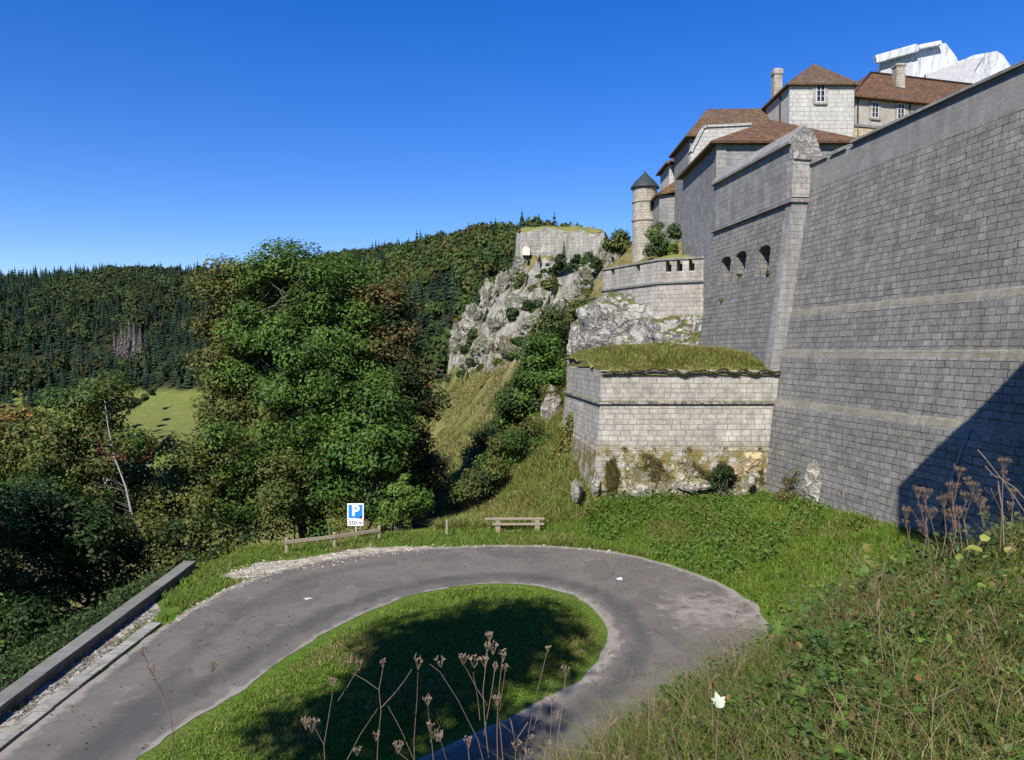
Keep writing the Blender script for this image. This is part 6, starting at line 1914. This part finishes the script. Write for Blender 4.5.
# dead umbels on the crest of the bank
pr = None
um_spots = [(923, 545, 918, 499), (931, 552, 926, 500), (941, 548, 944, 508), (950, 546, 952, 495), (956, 545, 959, 478), (963, 541, 966, 503), (969, 540, 973, 494), (976, 540, 980, 509), (935, 552, 931, 520), (958, 556, 955, 519), (1008, 545, 1013, 500), (1000, 540, 1003, 470), (918, 548, 906, 519)]
for i, (bx_, by_, tx, ty) in enumerate(um_spots):
    D = 9.4 + .5 * random.random(); 
    b_ = P(bx_, by_ + 12, D); t_ = P(tx, ty, D)
    o = empty("dead_hogweed", tuple(b_), "brown dead hogweed stalk with a flat withered head on the crest of the bank", "dead plant", "dead hogweed on the crest of the bank")
    mb = MB(); mid = (b_ + t_) / 2 + rng.normal(size=3) * .05
    mb.tube([b_, mid, t_], [.007, .006, .004], 5)
    mb.tube([mid, mid + (t_ - mid) * .5 + np.array([rng.normal() * .14, 0, .05])], [.004, .003], 4); mb.build("stem", M_stem, o)
    for c2_, s2h, n2h in ((t_, .13, 16), (t_ + rng.normal(size=3) * .05 - [0, 0, .1], .09, 10), (mid + (t_ - mid) * .5 + rng.normal(size=3) * .08, .07, 8)):
        hb_ = MB(); umbel(hb_, c2_, s2h, n2h); hb_.build("flower_head", M_stem, o)
# long bare arching canes at the right edge
for i, pth in enumerate([[(1030, 520), (1010, 490), (985, 458), (978, 450)], [(1030, 505), (1015, 488), (1000, 478), (990, 474)], [(1004, 545), (1003, 515), (998, 480), (985, 466)]]):
    pts = [P(px, py, 8.6 + .1 * j) for j, (px, py) in enumerate(pth)]
    mb = MB(); mb.tube(pts, .005, 5); o = mb.build("bare_cane", M_stem2)
    tag(o, ["longest bare bramble cane arching up in front of the shaded wall", "lower bare cane crossing the right edge before the shaded wall", "upright bent cane rising from the thicket before the shaded wall"][i], "dead plant")

# ------------------------------------------------------------------ parapet, fence, bench, sign
par = empty("stone_parapet", (-10.7, 17, 0), "low stone parapet with flat grey coping along the left roadside", "wall")
pa, pb = np.array([-9.78, 0.0]), np.array([-10.92, 26.2]); pd_ = (pb - pa) / np.linalg.norm(pb - pa); pl_ = np.array([-pd_[1], pd_[0]])
L = np.linalg.norm(pb - pa)
def ppt(t, u, z): q = pa + pd_ * t + pl_ * u; return (q[0], q[1], z)
M_par = mat_masonry("parapet_stone", .5, .22, (.11, .105, .10), (.22, .21, .19), (.07, .065, .055), bumpd=.025, warp=.06, moss=.5)
V = [ppt(t, u, z) for t in (0, L) for u, z in ((.0, -.4), (.0, .215), (.36, .215), (.36, -2.2))]
poly_mesh("wall", V, [(0, 1, 2, 3), (7, 6, 5, 4), (0, 4, 5, 1), (1, 5, 6, 2), (2, 6, 7, 3), (3, 7, 4, 0)], M_par, par)
cb = MB(); t = 0
while t < L - .2:
    l = min(random.uniform(1.1, 1.7), L - t)
    cb.box(ppt(t + l / 2, .18 + random.uniform(-.01, .01), .255 + random.uniform(-.006, .006)), (.42, l - .015, .085), rz=math.atan2(-pd_[0], pd_[1]))
    t += l
M_pcope = mat_masonry("parapet_coping", 1.9, 1.3, (.14, .137, .125), (.225, .218, .195), (.10, .10, .088), msize=.004, bumpd=.02, warp=.02, streak=0, stain=(.10, .10, .085), moss=.6, mossc=(.14, .14, .10))
cb.build("coping", M_pcope, par, bevel=.012, uv=True)

fn = empty("roadside_fence", (-7, 29, 0), "low weathered timber fence of one rail and three posts by the parking sign", "fence")
fp = [G(287, 553)[:2], G(334.7, 547.5)[:2], G(379.5, 540.5)[:2]]
tops = []
for i, q in enumerate(fp):
    mb = MB(); mb.tube([(q[0], q[1], -.4), (q[0], q[1], .56), (q[0], q[1], .60)], [.075, .07, .055], 9); mb.build("post", M_wood, fn, smooth=False); tops.append(q)
mb = MB()
for a_, b_ in zip(fp[:-1], fp[1:]):
    m_ = (a_ + b_) / 2; mb.box((m_[0], m_[1] - .07, .43), (np.linalg.norm(b_ - a_) + .12, .055, .14), rz=math.atan2(b_[1] - a_[1], b_[0] - a_[0]))
mb.build("rail", M_wood, fn, bevel=.012)
q = G(447, 536); mb = MB(); mb.tube([(q[0], q[1], -.3), (q[0], q[1], .62), (q[0], q[1], .66)], [.065, .06, .045], 9)
tag(mb.build("wooden_post", M_wood), "single short wooden post standing between the dark trees and the bench", "post")

bq = G(517, 531.5)
be = empty("wooden_bench", (bq[0], bq[1], Hs(bq[0], bq[1])), "rough bench of two weathered planks on short block legs at the road edge", "bench")
bz = Hs(bq[0], bq[1])
for nm, dy, z_, w_, x_ in (("plank", .30, .50, 2.5, -.10), ("plank", -.02, .34, 2.15, .06)):
    mb = MB(); mb.box((bq[0] + x_, bq[1] + dy, bz + z_), (w_, .22, .06), rz=.02); mb.build(nm, M_wood, be, bevel=.012)
for x_ in (-.8, .85):
    mb = MB(); mb.box((bq[0] + x_, bq[1] + .16, bz + .13), (.22, .5, .34)); mb.box((bq[0] + x_, bq[1] + .30, bz + .36), (.2, .2, .2)); mb.build("leg", M_wood, be, bevel=.01)

# the parking sign
SD = 30.6
st = P(355.5, 503.5, SD); sb_ = P(355.5, 526, SD)
sg = empty("parking_sign", (st[0], SD, Hs(st[0], SD)), "blue and white parking sign with distance plate on a grey post behind the fence", "sign")
u_ = SD / F
M_steel = mat_plain("galvanised_steel", (.45, .48, .50), .45, .1, 10, metal=.6)
M_swhite = mat_plain("sign_white", (.82, .84, .86), .5, .03)
M_sblue = mat_plain("sign_blue", (.015, .19, .72), .45, .04)
M_sblack = mat_plain("sign_black", (.04, .04, .045), .5, .05)
mb = MB(); mb.tube([(st[0] + .01, SD + .05, -1.2), (st[0] + .01, SD + .05, st[2] - .05)], .038, 10); mb.build("post", M_steel, sg, smooth=True)
pz = (P(355, 503.5, SD)[2] + P(355, 519.2, SD)[2]) / 2; ph = 15.9 * u_; pw_ = 16.6 * u_
mb = MB(); mb.box((st[0], SD, pz), (pw_, .03, ph)); pan = mb.build("panel", M_swhite, sg, bevel=.01)
mb = MB(); mb.box((st[0], SD - .017, pz + .0), (pw_ - .09, .006, ph - .09)); mb.build("blue_field", M_sblue, pan)
plz = P(355, 522.7, SD)[2]; mb = MB(); mb.box((st[0] - .005, SD - .002, plz), (16.0 * u_, .026, 6.2 * u_)); pla = mb.build("distance_plate", M_swhite, sg, bevel=.006)


def text(body, c, size, mat, parent, name, off=0.0):
    cu = bpy.data.curves.new(name, 'FONT'); cu.body = body; cu.size = size; cu.align_x = 'CENTER'; cu.align_y = 'CENTER'; cu.extrude = .003; cu.offset = off
    to = bpy.data.objects.new(name, cu); COL.objects.link(to); bpy.context.view_layer.update()
    me = bpy.data.meshes.new_from_object(to.evaluated_get(bpy.context.evaluated_depsgraph_get()))
    bpy.data.objects.remove(to, do_unlink=True)
    o = bpy.data.objects.new(name, me); COL.objects.link(o); me.materials.clear(); me.materials.append(mat)
    o.rotation_euler = (math.pi / 2, 0, 0); o.parent = parent; o.location = Vector(c) - parent_world(parent)
    return o


text("P", (st[0] + .0, SD - .024, pz + .015), .60, M_swhite, pan, "letter", .022)
text("250 m", (st[0], SD - .019, plz - .005), .215, M_sblack, pla, "lettering", .004)
mb = MB(); mb.box((st[0] + .22, SD - .022, pz - .235), (.10, .004, .10), ry=.2); mb.box((st[0] + .10, SD - .022, pz - .262), (.16, .004, .03)); mb.build("sticker", M_sblack, pan)

# drainpipe in the shadow of the curtain wall
D_ = 23.0
pts = [(gwx(D, z) - .10, D, z) for D, z in ((22.6, 5.2), (22.85, 4.3), (23.0, 3.4), (23.1, 2.2))]
mb = MB(); mb.tube(pts, .055, 8); tag(mb.build("drainpipe", mat_plain("grey_pipe", (.22, .22, .22), .6, .1), smooth=True), "grey blue drainpipe on the shaded foot of the curtain wall", "pipe")
# loose stones by the gravel and the kerb, and fallen leaves along the road edges
bm = bmesh.new(); bmesh.ops.create_icosphere(bm, subdivisions=1, radius=1.0); PV = np.array([v.co for v in bm.verts]); PF = np.array([[v.index for v in f.verts] for f in bm.faces]); bm.free()
def pebbles(name, label, X, Y, s0, s1, mat):
    n = len(X); s_ = rng.uniform(s0, s1, n) ** 1.0
    W = PV[None] * (1 + .35 * rng.normal(size=(n, len(PV), 1)) * .6) * s_[:, None, None] * np.stack([rng.uniform(.7, 1.5, n), rng.uniform(.7, 1.4, n), rng.uniform(.35, .7, n)], -1)[:, None, :]
    W = W + np.stack([X, Y, .012 + s_ * .1], -1)[:, None, :]
    return tag(mesh_np(name, W.reshape(-1, 3), (PF[None] + np.arange(n)[:, None, None] * len(PV)).reshape(-1, 3), mat), label, "stones", kind="stuff")
Xg, Yg = scatter(26000, -10.6, 4, 14, 31, lambda X, Y: ((sdist(GPX, X, Y) + .35 * rng.normal(size=len(X)) < .05) & (rng.random(len(X)) < .5)) | ((sdist(OUTER_S, X, Y) > -.25) & (sdist(OUTER_S, X, Y) < .12) & (Y > 21) & (rng.random(len(X)) < .30)))
pebbles("loose_stones", "small pale loose stones on the gravel patch and road edge", Xg, Yg, .012, .05, m_gravel)
Xg, Yg = scatter(9000, -10.8, -9.9, 9, 23, lambda X, Y: (sdist(np.array(pv), X, Y) + .12 * rng.normal(size=len(X)) < 0) & (rng.random(len(X)) < .07))
pebbles("loose_stones", "pale broken stones on the strip between kerb and parapet", Xg, Yg, .02, .06, m_cobble)
Xg, Yg = scatter(16000, -3, 3.4, 12, 25, lambda X, Y: (sdist(ISLE_S, X, Y) > -.03) & (sdist(ISLE_S, X, Y) < .28) & (X > 0) & (rng.random(len(X)) < .5))
pebbles("loose_stones", "crumbled asphalt and grit along the inside edge of the bend", Xg, Yg, .006, .022, m_cobble)
Xl, Yl = scatter(2600, -10, 7.3, 12, 30, lambda X, Y: (sdist(OUTER_S, X, Y) < 0) & (sdist(ISLE_S, X, Y) > .02) & (rng.random(len(X)) < .10 + .5 * np.exp(sdist(OUTER_S, X, Y) / .5)))
V, Fq = leaf_quads(np.stack([Xl, Yl, np.full(len(Xl), .03)], -1), unit(rng.normal(size=(len(Xl), 3)) * .15 + [0, 0, 1]), .075, .05)
tag(mesh_np("fallen_leaves", V, Fq, M_leaf, col=np.repeat(palette('brown', len(Xl)) * 1.1, 4, 0)), "brown fallen leaves scattered along the edges of the road", "leaves", kind="stuff")
# scrap of paper on the road
q = G(619.5, 579.7); mb = MB(); mb.box((q[0], q[1], .03), (.17, .11, .012), rz=.4, rx=.15); mb.box((q[0] + .06, q[1] + .05, .045), (.08, .07, .012), rz=1.0, ry=.5)
tag(mb.build("litter", M_swhite), "crumpled scrap of white paper lying on the road bend", "litter")

# ------------------------------------------------------------------ light
AZ, EL = R(24), R(43)
ldir = Vector((math.sin(AZ) * math.cos(EL), math.cos(AZ) * math.cos(EL), -math.sin(EL)))
su = bpy.data.lights.new("sun", 'SUN'); su.energy = 4.7; su.angle = R(.5); su.color = (1.0, .945, .86)
so_ = bpy.data.objects.new("sun", su); COL.objects.link(so_); so_.rotation_euler = ldir.to_track_quat('-Z', 'Y').to_euler(); so_.location = (-20, -40, 60)
w = bpy.data.worlds.new("World"); S.world = w; w.use_nodes = True
nt = w.node_tree; bg = nt.nodes["Background"]
sky = nt.nodes.new('ShaderNodeTexSky'); sky.sky_type = 'NISHITA'; sky.sun_disc = False
sky.sun_elevation = EL; sky.sun_rotation = math.pi + AZ
sky.altitude = 1000; sky.air_density = 1.0; sky.dust_density = .0; sky.ozone_density = 4.0
hs = nt.nodes.new('ShaderNodeHueSaturation'); hs.inputs['Saturation'].default_value = 1.5; hs.inputs['Hue'].default_value = .522
gm_ = nt.nodes.new('ShaderNodeGamma'); gm_.inputs[1].default_value = .82
nt.links.new(sky.outputs[0], gm_.inputs[0]); nt.links.new(gm_.outputs[0], hs.inputs['Color']); nt.links.new(hs.outputs[0], bg.inputs[0])
bg.inputs[1].default_value = .136
S.view_settings.view_transform = 'Standard'; S.view_settings.look = 'None'; S.view_settings.exposure = 0.75; S.view_settings.gamma = 1.0
S.view_settings.use_curve_mapping = False
S.cycles.max_bounces = 6; S.cycles.diffuse_bounces = 3; S.cycles.transmission_bounces = 3; S.cycles.glossy_bounces = 2; S.cycles.transparent_max_bounces = 4
S.cycles.use_denoising = True
